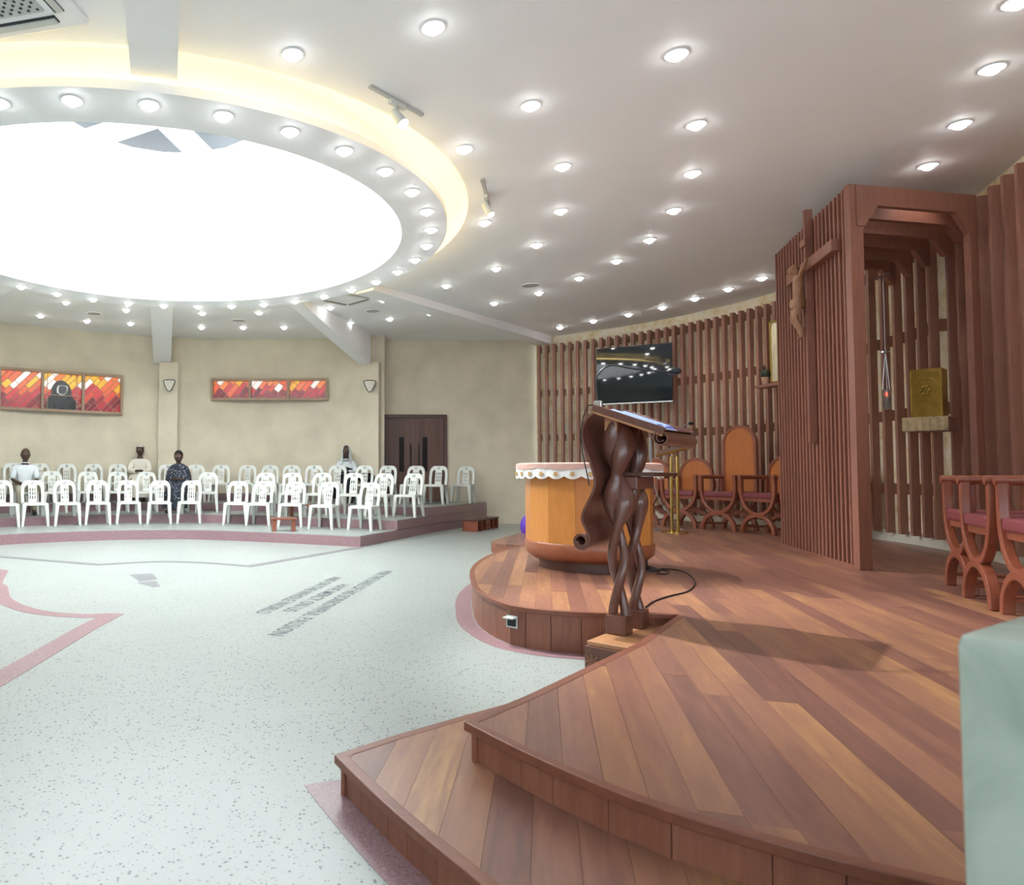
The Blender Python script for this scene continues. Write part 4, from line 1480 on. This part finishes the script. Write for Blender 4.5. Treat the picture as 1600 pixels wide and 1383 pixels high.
# ------------------------------------------------------------------ people
def person(label, px, Y, z, rz, top, legs, hairk, seat=.44, scale=1.0, shoe=M_shoe, arms='lap'):
    x = (px - PPX) / F_PX * Y
    t = thing('person', label, 'person', (x, Y, z), rz)
    t.scale = (scale, scale, scale)
    s = seat
    # continuous body: pelvis root, spine, neck, arms, legs (front is -y)
    J = [((0, .05, s + .09), (.15, .11)), ((0, .06, s + .26), (.135, .10)), ((0, .05, s + .44), (.165, .10)), ((0, .04, s + .55), (.09, .07)), ((0, .03, s + .61), .056), ((0, .015, s + .67), .055)]
    E_ = [(0, 1), (1, 2), (2, 3), (3, 4), (4, 5)]
    for sx in (-1, 1):
        k = len(J)
        if arms == 'lap':
            J += [((sx * .19, .04, s + .49), .055), ((sx * .235, .02, s + .24), .042), ((sx * .10, -.22, s + .17), .032), ((sx * .06, -.27, s + .165), (.036, .02))]
        else:
            J += [((sx * .18, .04, s + .49), .055), ((sx * .23, -.02, s + .25), .042), ((sx * .06, -.20, s + .26), .032), ((-sx * .02, -.22, s + .27), (.036, .02))]
        E_ += [(2, k), (k, k + 1), (k + 1, k + 2), (k + 2, k + 3)]
        for f in range(5):
            j = len(J)
            base = J[k + 3][0]
            if f < 4:
                o1 = Vector((sx * (-.030 + .018 * f), -.045 - .006 * (f in (1, 2)), .0))
                o2 = Vector((sx * (-.032 + .019 * f), -.075 - .012 * (f in (1, 2)), -.014))
            else:
                o1 = Vector((-sx * .045, -.01, .01))
                o2 = Vector((-sx * .062, -.035, .008))
            J += [(Vector(base) + o1, .0095), (Vector(base) + o2, .008)]
            E_ += [(k + 3, j), (j, j + 1)]
        k = len(J)
        J += [((sx * .10, .0, s + .06), .095), ((sx * .13, -.40, s + .05), .066), ((sx * .13, -.42, .24), .05), ((sx * .13, -.40, .07), .038), ((sx * .135, -.50, .03), (.04, .028)), ((sx * .14, -.57, .025), (.035, .02))]
        E_ += [(0, k), (k, k + 1), (k + 1, k + 2), (k + 2, k + 3), (k + 3, k + 4), (k + 4, k + 5)]
    body = link('body', skin_mesh('body', J, E_, M_skin, 1), t)
    # head with face
    hz = s + .745

    def face_(p):
        q = p.copy()
        if p.z < -.2:
            q.x *= 1 - .28 * (-p.z - .2)
            q.y *= 1 - .12 * (-p.z - .2)
        return q
    hd = MB()
    hd.add(*blob((0, .0, hz), (.092, .112, .134), 18, 14, face_))
    hd.add(*blob((0, -.108, hz - .015), (.016, .022, .024), 8, 6))
    for sx in (-1, 1):
        hd.add(*blob((sx * .088, .01, hz - .005), (.010, .02, .03), 8, 6))
    hd.add(*blob((0, -.097, hz - .062), (.026, .012, .010), 8, 6))
    ho = hd.build('head', M_skin, t, smooth=True)
    for sx in (-1, 1):
        MB().add(*blob((sx * .033, -.096, hz + .008), (.012, .008, .007), 8, 6)).build('eye', M_eye, ho, smooth=True)
    # clothing
    tj = [(Vector(c), (r if isinstance(r, tuple) else (r, r))) for c, r in J]

    def grow(idx, edges, d, m, name):
        return link(name, skin_mesh(name, [(tj[i][0], (tj[i][1][0] + d, tj[i][1][1] + d)) for i in idx], edges, m, 1), t)
    a0 = 6
    per = 4 + 10 + 6
    l0, l1 = a0, a0 + per
    if top == 'shirt':
        grow([0, 1, 2, 3, l0, l0 + 1, l1, l1 + 1], [(0, 1), (1, 2), (2, 3), (2, 4), (4, 5), (2, 6), (6, 7)], .034, M_shirt, 'shirt')
        for sx in (-1, 1):
            MB().box((sx * .04, -.05, s + .585), (.07, .04, .02), sx * .6).build('collar', M_shirt, t)
    elif top == 'blouse':
        grow([0, 1, 2, 3, l0, l0 + 1, l0 + 2, l1, l1 + 1, l1 + 2], [(0, 1), (1, 2), (2, 3), (2, 4), (4, 5), (5, 6), (2, 7), (7, 8), (8, 9)], .034, M_cream, 'blouse')
    elif top == 'shawl':
        sh = MB()
        vs_, fs_ = [], []
        rings_ = [(.075, .065, .60), (.13, .10, .575), (.20, .13, .53), (.245, .165, .44), (.27, .20, .32), (.28, .23, .20), (.275, .24, .14)]
        for rx, ry, zz in rings_:
            for k in range(24):
                th = 2 * PI * k / 24
                w_ = 1 + .03 * sin(7 * th)
                vs_.append((rx * cos(th) * w_, .03 - .03 * (.6 - zz) + ry * sin(th) * w_, s + zz))
        for i in range(len(rings_) - 1):
            for k in range(24):
                k2 = (k + 1) % 24
                fs_.append((i * 24 + k, i * 24 + k2, (i + 1) * 24 + k2, (i + 1) * 24 + k))
        sh.add(vs_, fs_).build('shawl', M_check, t, smooth=True)
    elif top == 'habit':
        grow([0, 1, 2, 3, l0, l0 + 1, l0 + 2, l1, l1 + 1, l1 + 2], [(0, 1), (1, 2), (2, 3), (2, 4), (4, 5), (5, 6), (2, 7), (7, 8), (8, 9)], .032, M_shirt, 'blouse')
        grow([0, 1, 2], [(0, 1), (1, 2)], .042, M_navy, 'pinafore')
        for sx in (-1, 1):
            MB().box((sx * .035, -.075, s + .56), (.08, .03, .03), sx * .7).build('collar', M_shirt, t)
    if legs == 'trousers':
        grow([0, l0 + 14, l0 + 15, l0 + 16, l0 + 17, l1 + 14, l1 + 15, l1 + 16, l1 + 17], [(0, 1), (1, 2), (2, 3), (3, 4), (0, 5), (5, 6), (6, 7), (7, 8)], .016, M_khaki, 'trousers')
    else:
        sk = MB()
        vs_, fs_ = [], []
        prof_ = [(.20, .17, .06, s + .20), (.225, .25, -.10, s + .14), (.24, .30, -.20, s + .06), (.245, .16, -.38, s - .06), (.25, .14, -.41, .28), (.27, .15, -.41, .10)]
        for rx, ry, cy, zz in prof_:
            for k in range(24):
                th = 2 * PI * k / 24
                w_ = 1 + .025 * sin(9 * th)
                vs_.append((rx * cos(th) * w_, cy + ry * sin(th) * w_, zz))
        for i in range(len(prof_) - 1):
            for k in range(24):
                k2 = (k + 1) % 24
                fs_.append((i * 24 + k, i * 24 + k2, (i + 1) * 24 + k2, (i + 1) * 24 + k))
        sk.add(vs_, fs_).build('skirt', {'shawl': M_check, 'blouse': M_cream, 'habit': M_navy}.get(top, M_navy), t, smooth=True)
    for sx in (-1, 1):
        MB().add(*blob((sx * .137, -.50, .035), (.048, .115, .038), 12, 8)).build('shoe', shoe, t, smooth=True)
    # hair or veil
    if hairk == 'short':
        MB().add(*blob((0, .014, hz + .028), (.099, .116, .118), 18, 12, lambda p: Vector((p.x, p.y, max(p.z, -.25 if p.y > 0 else .35))))).build('hair', M_hair, t, smooth=True)
    elif hairk == 'scarf':
        MB().add(*blob((0, .018, hz + .03), (.105, .124, .126), 18, 12, lambda p: Vector((p.x, p.y, max(p.z, -.4 if p.y > 0 else .3))))).build('headscarf', M_cream, t, smooth=True)
        for sx in (-1, 1):
            MB().add(*blob((sx * .10, .03, hz - .03), (.02, .03, .09), 8, 6)).build('scarf_end', M_cream, t, smooth=True)
    elif hairk == 'veil':
        v = MB()
        vs_, fs_ = [], []
        rr = [(.02, .140, .0), (.085, .118, .01), (.110, .055, .02), (.118, -.04, .03), (.125, -.14, .045), (.15, -.24, .06), (.16, -.30, .06)]
        for r, dz, cy in rr:
            for k in range(15):
                th = rad(-55 + 290 * k / 14)
                vs_.append((r * cos(th), cy + r * sin(th), hz + dz + .01))
        for i in range(len(rr) - 1):
            for k in range(14):
                fs_.append((i * 15 + k, i * 15 + k + 1, (i + 1) * 15 + k + 1, (i + 1) * 15 + k))
        v.add(vs_, fs_).build('veil', M_shirt, t, smooth=True)
    return t


person('seated bald man in pale short-sleeved shirt and khaki trousers', MAN_PX, Y2(MAN_PX) - .04, 2 * ZT, rad(28), 'shirt', 'trousers', 'bald', scale=1.0)
person('seated woman in white blouse and headscarf in front of the beige wall', 219, 16.42, 3 * ZT, rad(8), 'blouse', 'skirt', 'scarf', arms='fold')
person('seated woman wrapped in a dark patterned shawl and long skirt', SHAWL_PX, Y2(SHAWL_PX) - .04, 2 * ZT, rad(2), 'shawl', 'skirt', 'short', arms='fold')
person('seated woman with white veil and dark pinafore beside the door', 541, 16.42, 3 * ZT, rad(-8), 'habit', 'skirt', 'veil', arms='fold')
for (px, Y, lab) in ((219, 16.46, 'white plastic chair under the woman with the headscarf'), (541, 16.46, 'white plastic chair under the woman with the white veil')):
    place_chair((px - PPX) / F_PX * Y, Y, 3 * ZT, lab, (-1.6, 3))

# black bag on the chair next to the veiled woman
bg = thing('handbag', 'black handbag on the chair beside the veiled woman', 'bag', ((573 - PPX) / F_PX * 16.3, 16.3, 3 * ZT + .445), rad(-10))
MB().add(*blob((0, 0, .12), (.20, .09, .13), 14, 10, lambda p: Vector((p.x, p.y, max(p.z, -.92))))).build('body', M_black, bg, smooth=True)
MB().tube(catmull([(-.12, 0, .2), (-.08, 0, .32), (.08, 0, .32), (.12, 0, .2)], 6), .012, 6).build('handle', M_black, bg)


# ------------------------------------------------------------------ kneelers and boxes
def stool(label, px, py, z, rz, w, h, d=.24):
    p = at(px, py, z)
    t = thing('low_wooden_stool', label, 'stool', (p.x, p.y, z), rz)
    MB().box((0, 0, h - .02), (w, d, .035)).build('top', M_chairwood, t, bevel=.004)
    for sx in (-1, 1):
        MB().box((sx * (w / 2 - .05), 0, (h - .04) / 2), (.07, d - .04, h - .04)).build('leg', M_chairwood, t, bevel=.003)
    return t


stool('small red-brown wooden stool in front of the front row', 443, 830, ZT, rad(8), .44, .24)
stool('small red-brown wooden stool on the middle tier behind the front chairs', 470, 806.5, 2 * ZT, rad(12), .50, .24)
for (x, y, lab) in ((3.30, 15.05, 'nearer of two small brown wooden boxes beside the tier'), (3.72, 15.72, 'further of two small brown wooden boxes beside the tier')):
    t = thing('wooden_box', lab, 'box', (x + .22, y - .1, 0), rad(57))
    MB().box((0, 0, .235), (.66, .34, .03)).build('lid', M_dark, t, bevel=.003)
    for sx in (-1, 0, 1):
        MB().box((sx * .29, 0, .11), (.04, .32, .22)).build('side', M_chairwood, t)
    MB().box((0, .14, .11), (.62, .02, .2)).build('back_board', M_dark, t)
pu = thing('purple_ball', 'purple round object mostly hidden behind the altar', 'ball', (4.08, 12.75, .0))
MB().add(*blob((0, 0, .26), (.25, .25, .26), 24, 16, lambda p: Vector((p.x, p.y, max(p.z, -.985))))).build('ball', M_purple, pu, smooth=True)
MB().lathe([(.001, .515), (.03, .515), (.02, .535), (.001, .54)], 10).build('valve', M_purple, pu)

# floor socket on the dais riser
so = at(834, 972, .10)
sk_ = thing('socket_box', 'white hinged power socket set into the curved dais riser', 'socket', (1.435, 4.985, .165), rad(-137) + PI / 2)
MB().box((0, 0, 0), (.09, .02, .09)).build('plate', M_chrome, sk_, bevel=.003)
MB().box((0, -.012, -.005), (.06, .012, .05)).build('outlet', M_black, sk_)
MB().box((0, -.035, .030), (.078, .06, .010)).xf(Matrix.Rotation(0, 4, 'X')).build('lid', M_plastic, sk_, bevel=.002)


# ------------------------------------------------------------------ stained glass windows
GLASS = {}


def glass(c, k=.22):
    if c not in GLASS:
        GLASS[c] = plain('stained_glass_' + c.strip('#'), c, .25, emit=c, es=k, noise=.06, nscale=8)
    return GLASS[c]


REDS, MIDS, TOPS = ['#7c1f2c', '#8e2230', '#a52c38', '#6c1a26'], ['#b5303c', '#c8483a', '#d2603c', '#c0383f'], ['#d8663a', '#e07a3c', '#e0a426', '#e6b32e', '#f2efe9', '#f2efe9', '#d9562f']


def glazing(parent, w, h, cx, zc, ang, seed, sw=.105, low=.45, M0=None):
    """slanted strips of glass in a panel w x h; every pane is its own piece"""
    rng = random.Random(seed)
    d = Vector((cos(ang), sin(ang)))
    n = Vector((-d.y, d.x))
    rect = [(-w / 2, -h / 2), (w / 2, -h / 2), (w / 2, h / 2), (-w / 2, h / 2)]
    us = [Vector(p).dot(d) for p in rect]
    ws = [Vector(p).dot(n) for p in rect]
    g = .007
    q = min(ws)
    while q < max(ws):
        sw_ = sw * rng.uniform(.85, 1.2)
        u = min(us) - rng.uniform(0, .3)
        while u < max(us):
            ln = rng.uniform(.16, .42)
            rc = [d * (u + g) + n * (q + g), d * (u + ln - g) + n * (q + g), d * (u + ln - g) + n * (q + sw_ - g), d * (u + g) + n * (q + sw_ - g)]
            c = clip(rect, [tuple(p) for p in rc])
            if c and area(c) > .0012:
                my = sum(p[1] for p in c) / len(c) / h + .5
                colr = rng.choice(REDS if my < low * .75 else (MIDS if my < low * 1.35 else TOPS))
                MB().slab([(p[0] + cx, p[1] + zc) for p in c], M0, .006, .016).build('pane', glass(colr), parent)
            u += ln
        q += sw_


def window(name, c, rz, panels, h, ang, seed, label, sw, nun=None):
    """c: lower-left corner on the wall; local x along the wall, y into the wall"""
    t = tag(bpy.data.objects.new(name, None), label, kind='structure')
    col.objects.link(t)
    t.location = c
    t.rotation_euler = (0, 0, rz)
    fw = .06
    tot = sum(panels) + fw * (len(panels) + 1)
    M0 = Matrix(((1, 0, 0, 0), (0, 0, -1, 0), (0, 1, 0, 0), (0, 0, 0, 1)))
    MB().box((tot / 2, .0, fw / 2), (tot, .12, fw)).build('sill', M_frame, t)
    MB().box((tot / 2, .0, h + fw * 1.5), (tot, .12, fw)).build('head_frame', M_frame, t)
    MB().box((tot / 2, .045, h / 2 + fw), (tot - .02, .02, h + .02)).build('lead_cames', M_came, t)
    x = 0
    for i, w in enumerate(panels):
        MB().box((x + fw / 2, .0, h / 2 + fw), (fw, .15, h + .01)).build('mullion', M_frame, t)
        x += fw
        Mi = Matrix.Translation((0, .035, 0)) @ M0
        glazing(t, w, h, x + w / 2, h / 2 + fw, ang, seed + i, sw, M0=Mi)
        if nun == i:
            cx = x + w * .46
            Mn = Matrix.Translation((0, .012, 0)) @ M0
            blk, gry, wht = glass('#1d1f23', .02), glass('#3a3d44', .04), glass('#c9c9c4', .12)
            b0 = fw
            MB().slab([tuple(p) for p in catmull([(cx - .34, b0), (cx - .30, b0 + .20), (cx - .18, b0 + .34), (cx, b0 + .36), (cx + .20, b0 + .34), (cx + .33, b0 + .18), (cx + .36, b0)], 4)], Mn, 0, .012).build('figure_habit', blk, t)
            MB().slab([tuple(p) for p in catmull([(cx - .22, b0 + .33), (cx - .20, b0 + .50), (cx - .10, b0 + .64), (cx + .04, b0 + .66), (cx + .17, b0 + .56), (cx + .22, b0 + .42), (cx + .22, b0 + .33)], 4)], Mn, .004, .016).build('figure_veil', blk, t)
            MB().slab([tuple(p) for p in catmull([(cx - .10, b0 + .38), (cx - .075, b0 + .54), (cx + .11, b0 + .545), (cx + .14, b0 + .50), (cx + .11, b0 + .38), (cx + .01, b0 + .325)], 3)], Mn, .008, .02).build('figure_wimple', wht, t)
            MB().slab([tuple(p) for p in catmull([(cx - .06, b0 + .38), (cx - .05, b0 + .53), (cx + .10, b0 + .53), (cx + .11, b0 + .40), (cx + .03, b0 + .345)], 3)], Mn, .012, .024).build('figure_face', gry, t)
            MB().box((cx, .0, b0 + .325), (w, .03, .012)).build('saddle_bar', M_came, t)
            for dx in (-.30, .34):
                MB().box((cx + dx, .0, b0 + h * .5), (.012, .03, h)).build('saddle_bar', M_came, t)
        x += w
    MB().box((x + fw / 2, .0, h / 2 + fw), (fw, .15, h + .01)).build('mullion', M_frame, t)
    return t


wa, wb = wall_pt(-6, WLR - .045), wall_pt(190, WLR - .045)
d = wb - wa
pw = (d.length - .06 * 4) / 3
window('window_1', (wa.x, wa.y, 2.555), math.atan2(d.y, d.x), [pw] * 3, .82, rad(47), 20, 'wide stained glass window in red and orange with a veiled figure', .115, nun=1)
wa, wb = wall_pt(329, WLR - .045), wall_pt(512, WLR - .045)
d = wb - wa
pw = (d.length - .06 * 4) / 3
window('window_2', (wa.x, wa.y, 2.96), math.atan2(d.y, d.x), [pw] * 3, .42, rad(52), 40, 'narrow stained glass window in red and orange between the pillars', .12)

# ------------------------------------------------------------------ door
d0, d1 = Vector((1.80, 17.29)), Vector((3.36, 17.20))
d = d1 - d0
dr = tag(bpy.data.objects.new('door_1', None), 'dark brown wooden double door with long handles', kind='structure')
col.objects.link(dr)
dr.location = (d0.x, d0.y, 3 * ZT)
dr.rotation_euler = (0, 0, math.atan2(d.y, d.x))
DW, DH = d.length, 2.12
for (x, w_) in ((.03, .07), (DW - .03, .07)):
    MB().box((x, 0, DH / 2), (w_, .14, DH)).build('jamb', M_dark, dr, bevel=.004)
MB().box((DW / 2, 0, DH - .03), (DW, .14, .08)).build('lintel', M_dark, dr, bevel=.004)
lw = (DW - .14) / 2
for k in range(2):
    x0 = .07 + lw * k
    lf_ = MB().box((x0 + lw / 2, .01, (DH - .08) / 2), (lw - .01, .05, DH - .08)).build('leaf', M_door, dr)
    for q in range(6):
        MB().box((x0 + lw * (q + .5) / 6, -.02, (DH - .08) / 2), (lw / 6 - .008, .02, DH - .10)).build('plank', M_door, lf_)
    sx = x0 + lw * (.55 if k == 0 else .35)
    MB().box((sx, -.034, 1.15), (.12, .012, .85)).build('glass_slot', M_paneglass, lf_)
    hx = x0 + (lw - .10 if k == 0 else .10)
    MB().tube([(hx, -.03, .85), (hx, -.08, .87), (hx, -.08, 1.38), (hx, -.03, 1.40)], .016, 8).build('pull_handle', M_black, lf_, smooth=True)


# ------------------------------------------------------------------ wall lamps, switch, camera
def sconce(px, z, lab, Y):
    x = (px - PPX) / F_PX * Y
    t = thing('wall_lamp', lab, 'lamp', (x, Y, z), 0)
    tri = [tuple(p) for p in catmull([(-.13, .10), (-.10, .115), (0, .125), (.10, .115), (.13, .10), (.12, .05), (.05, -.10), (0, -.13), (-.05, -.10), (-.12, .05)], 3)]
    M2 = Matrix(((1, 0, 0, 0), (0, 0, -1, 0), (0, 1, 0, 0), (0, 0, 0, 1)))
    MB().slab(tri, M2, 0, .09).build('shade', M_cream, t, smooth=True, bevel=.01)
    path = [(x_ * 1.06, -.09, z_ * 1.06) for x_, z_ in tri]
    MB().tube(path, .009, 6, closed=True).build('rim', M_black, t)
    return t


sconce(264, 3.26, 'shield-shaped wall lamp on the left pillar', 16.62)
sconce(577, 3.24, 'shield-shaped wall lamp on the pillar beside the door', 16.36)
sw_ = thing('light_switch', 'small white light switch on the beige wall right of the door', 'switch', (3.78, 17.20, 1.88), rad(-3))
MB().box((0, 0, 0), (.16, .02, .10)).build('plate', M_plastic, sw_, bevel=.003)
for k in (-1, 1):
    MB().box((k * .035, -.012, 0), (.045, .01, .06)).build('rocker', M_plastic, sw_)
cc = at_y(838, 534, 16.7)
ct = thing('security_camera', 'small dark dome security camera in the wall corner', 'camera', (cc.x, cc.y, cc.z - .02))
MB().lathe([(.001, .10), (.06, .10), (.07, .05), (.05, .05)], 16).build('mount', M_plastic, ct, smooth=True)
MB().add(*blob((0, 0, .03), (.065, .065, .065), 14, 10)).build('dome', M_black, ct, smooth=True)
MB().tube([(0, 0, .09), (0, .0, ZC - cc.z + .02)], .015, 8).build('stem', M_plastic, ct)

# ------------------------------------------------------------------ ceiling fittings
trim_me = MB().lathe([(.056, .0), (.085, -.004), (.088, .004), (.056, .012)], 20, closed=True).mesh('trim', M_white, smooth=True)
lens_me = MB().lathe([(.001, -.046), (.024, -.042), (.043, -.030), (.054, -.014), (.058, .0), (.058, .008), (.001, .008)], 18).mesh('lens', M_lamp, smooth=True)


def downlight(p, lab, grp, watts=0.0, size=110, aim=None, blend=.6, colr=(1, .99, .97)):
    t = thing('downlight', lab, 'downlight', p, 0, grp)
    link('trim', trim_me, t, (0, 0, -.008))
    link('lens', lens_me, t, (0, 0, -.010))
    if watts:
        L_ = bpy.data.lights.new('lamp_light', 'SPOT')
        L_.energy = watts
        L_.spot_size = rad(size)
        L_.spot_blend = blend
        L_.shadow_soft_size = .055
        L_.color = colr
        o = bpy.data.objects.new('lamp_light', L_)
        col.objects.link(o)
        o.parent = t
        o.location = (0, 0, -.03)
        if aim is not None:
            o.rotation_euler = (Vector(aim) - Vector(p)).to_track_quat('-Z', 'Y').to_euler()
    return t


for i in range(25):
    a_ = rad(-99.2 + 10 * i)
    p = (C.x + R_LAMP * cos(a_), C.y + R_LAMP * sin(a_), ZR)
    lab = 'bright recessed downlight in the skylight ring, %s counterclockwise from the nearest left one' % ORD[i]
    downlight(p, lab, 'downlights in the skylight ring')
LISTS = {
    'beside the cove': [(457, 84), (725, 232), (757, 347)],
    'in the second circle around the skylight': [(677, 42), (829, 164), (879, 259), (876, 329), (838, 382), (775, 419), (697, 446), (598, 468), (516, 480), (405, 488), (316, 489), (197, 484), (103, 472)],
    'in the third circle around the skylight': [(1057, 84), (1088, 194), (1082, 270), (1053, 328), (1015, 374), (963, 407), (905, 434), (842, 457), (772, 473), (671, 489), (609, 498), (547, 504), (444, 511), (380, 511), (315, 511), (204, 505), (136, 501), (63, 493)],
    'along the slatted sanctuary wall': [(1590, 2), (1550, 106), (1500, 193), (1450, 258), (1190, 434), (1138, 451), (1086, 466), (1035, 480), (982, 491), (927, 501), (875, 511)],
}
for words, pts in LISTS.items():
    for i, q in enumerate(pts):
        w_ = 0
        if 'slatted' in words:
            w_ = SPOT_W
        elif 'third' in words and i < 7:
            w_ = SPOT_W * .8
        downlight(tuple(at(*q, ZC)), 'recessed downlight %s, %s from the viewer\'s end' % (words, ORD[i]), 'downlights ' + words, w_)
for (px, py, lab) in ((829, 446, 'round white ceiling speaker above the corner of the slatted wall'), (373, 501, 'round white ceiling speaker in front of the narrow window'), (147, 490, 'round white ceiling speaker in front of the wide window'), (583, 486, 'round white ceiling speaker between two beams near the door')):
    p = at(px, py, ZC)
    t = thing('ceiling_speaker', lab, 'speaker', tuple(p))
    MB().lathe([(.13, .0), (.15, -.012), (.165, -.008), (.165, .004), (.13, .01)], 28, closed=True).build('rim', M_white, t, smooth=True)
    MB().lathe([(.001, -.004), (.135, -.004), (.135, .006), (.001, .006)], 28).build('grille', M_track, t)


def cassette(lab, x, y, rz, s=.95, holes=True):
    t = thing('air_conditioner', lab, 'air conditioner', (x, y, ZC), rz)
    MB().box((0, 0, -.02), (s, s, .045)).build('panel', M_white, t, bevel=.015)
    MB().box((0, 0, -.046), (s * .55, s * .55, .012)).build('intake_grille', M_track if holes else M_white, t, bevel=.004)
    hole = MB().box((0, 0, 0), (.018, .018, .004)).mesh('slot', M_dark_hole)
    for i in range(14):
        for j in range(14):
            if holes and (i + j) % 2 == 0:
                link('slot', hole, t, ((i - 6.5) * s * .037, (j - 6.5) * s * .037, -.0535))
    for k in range(4):
        b_ = k * PI / 2
        r = s * .375
        MB().box((r * cos(b_), r * sin(b_), -.043), (.075, s * .62, .012), b_).build('outlet', M_dark_hole, t)
        MB().box((r * cos(b_) + .01 * cos(b_), r * sin(b_) + .01 * sin(b_), -.055), (.05, s * .60, .012), b_).build('louvre', M_plastic, t)
    return t


cassette('large square air conditioner panel on the ceiling at upper left', -2.22, 4.62, rad(-14), .98)
ac2 = at(541, 468, ZC - .04)
cassette('distant square air conditioner panel on the ceiling near the skylight ring', ac2.x, ac2.y, rad(38), .85, False)


def track(lab, p0, p1, head, aim, watts):
    t = thing('track_light', lab, 'spotlight', ((p0[0] + p1[0]) / 2, (p0[1] + p1[1]) / 2, ZC))
    o = Vector(t.location)
    a_, b_ = Vector((p0[0], p0[1], ZC - .012)) - o, Vector((p1[0], p1[1], ZC - .012)) - o
    dd = b_ - a_
    MB().box((0, 0, 0), (dd.length, .035, .02)).xf(Matrix.Translation((a_ + b_) / 2) @ Matrix.Rotation(math.atan2(dd.y, dd.x), 4, 'Z')).build('rail', M_track, t)
    h = a_.lerp(b_, head)
    MB().box((0, 0, 0), (.20, .045, .04)).xf(Matrix.Translation(h + Vector((0, 0, -.03))) @ Matrix.Rotation(math.atan2(dd.y, dd.x), 4, 'Z')).build('driver_box', M_plastic, t, bevel=.004)
    MB().tube([h + Vector((0, 0, -.05)), h + Vector((0, 0, -.12))], .012, 8).build('stem', M_track, t)
    hp = h + Vector((0, 0, -.13))
    dv = (Vector(aim) - (o + hp)).normalized()
    MB().tube([hp - dv * .06, hp + dv * .02, hp + dv * .12], [.036, .042, .05], 16).build('can', M_plastic, t, smooth=True)
    MB().tube([hp + dv * .112, hp + dv * .122], .044, 16).build('lens', M_lamp, t)
    if watts:
        L_ = bpy.data.lights.new('lamp_light', 'SPOT')
        L_.energy = watts
        L_.spot_size = rad(58)
        L_.spot_blend = .7
        L_.shadow_soft_size = .04
        lo_ = bpy.data.objects.new('lamp_light', L_)
        col.objects.link(lo_)
        lo_.parent = t
        lo_.location = hp + dv * .14
        lo_.rotation_euler = dv.to_track_quat('-Z', 'Y').to_euler()
    return t


track('white track spotlight on a rail at the near edge of the cove', at(578, 133, ZC), at(660, 178, ZC), .5, (2.5, 4.3, .8), 470)
track('white track spotlight on a short rail at the right edge of the cove', at(753, 278, ZC), at(764, 322, ZC), .6, (3.6, 7.0, .6), 260)
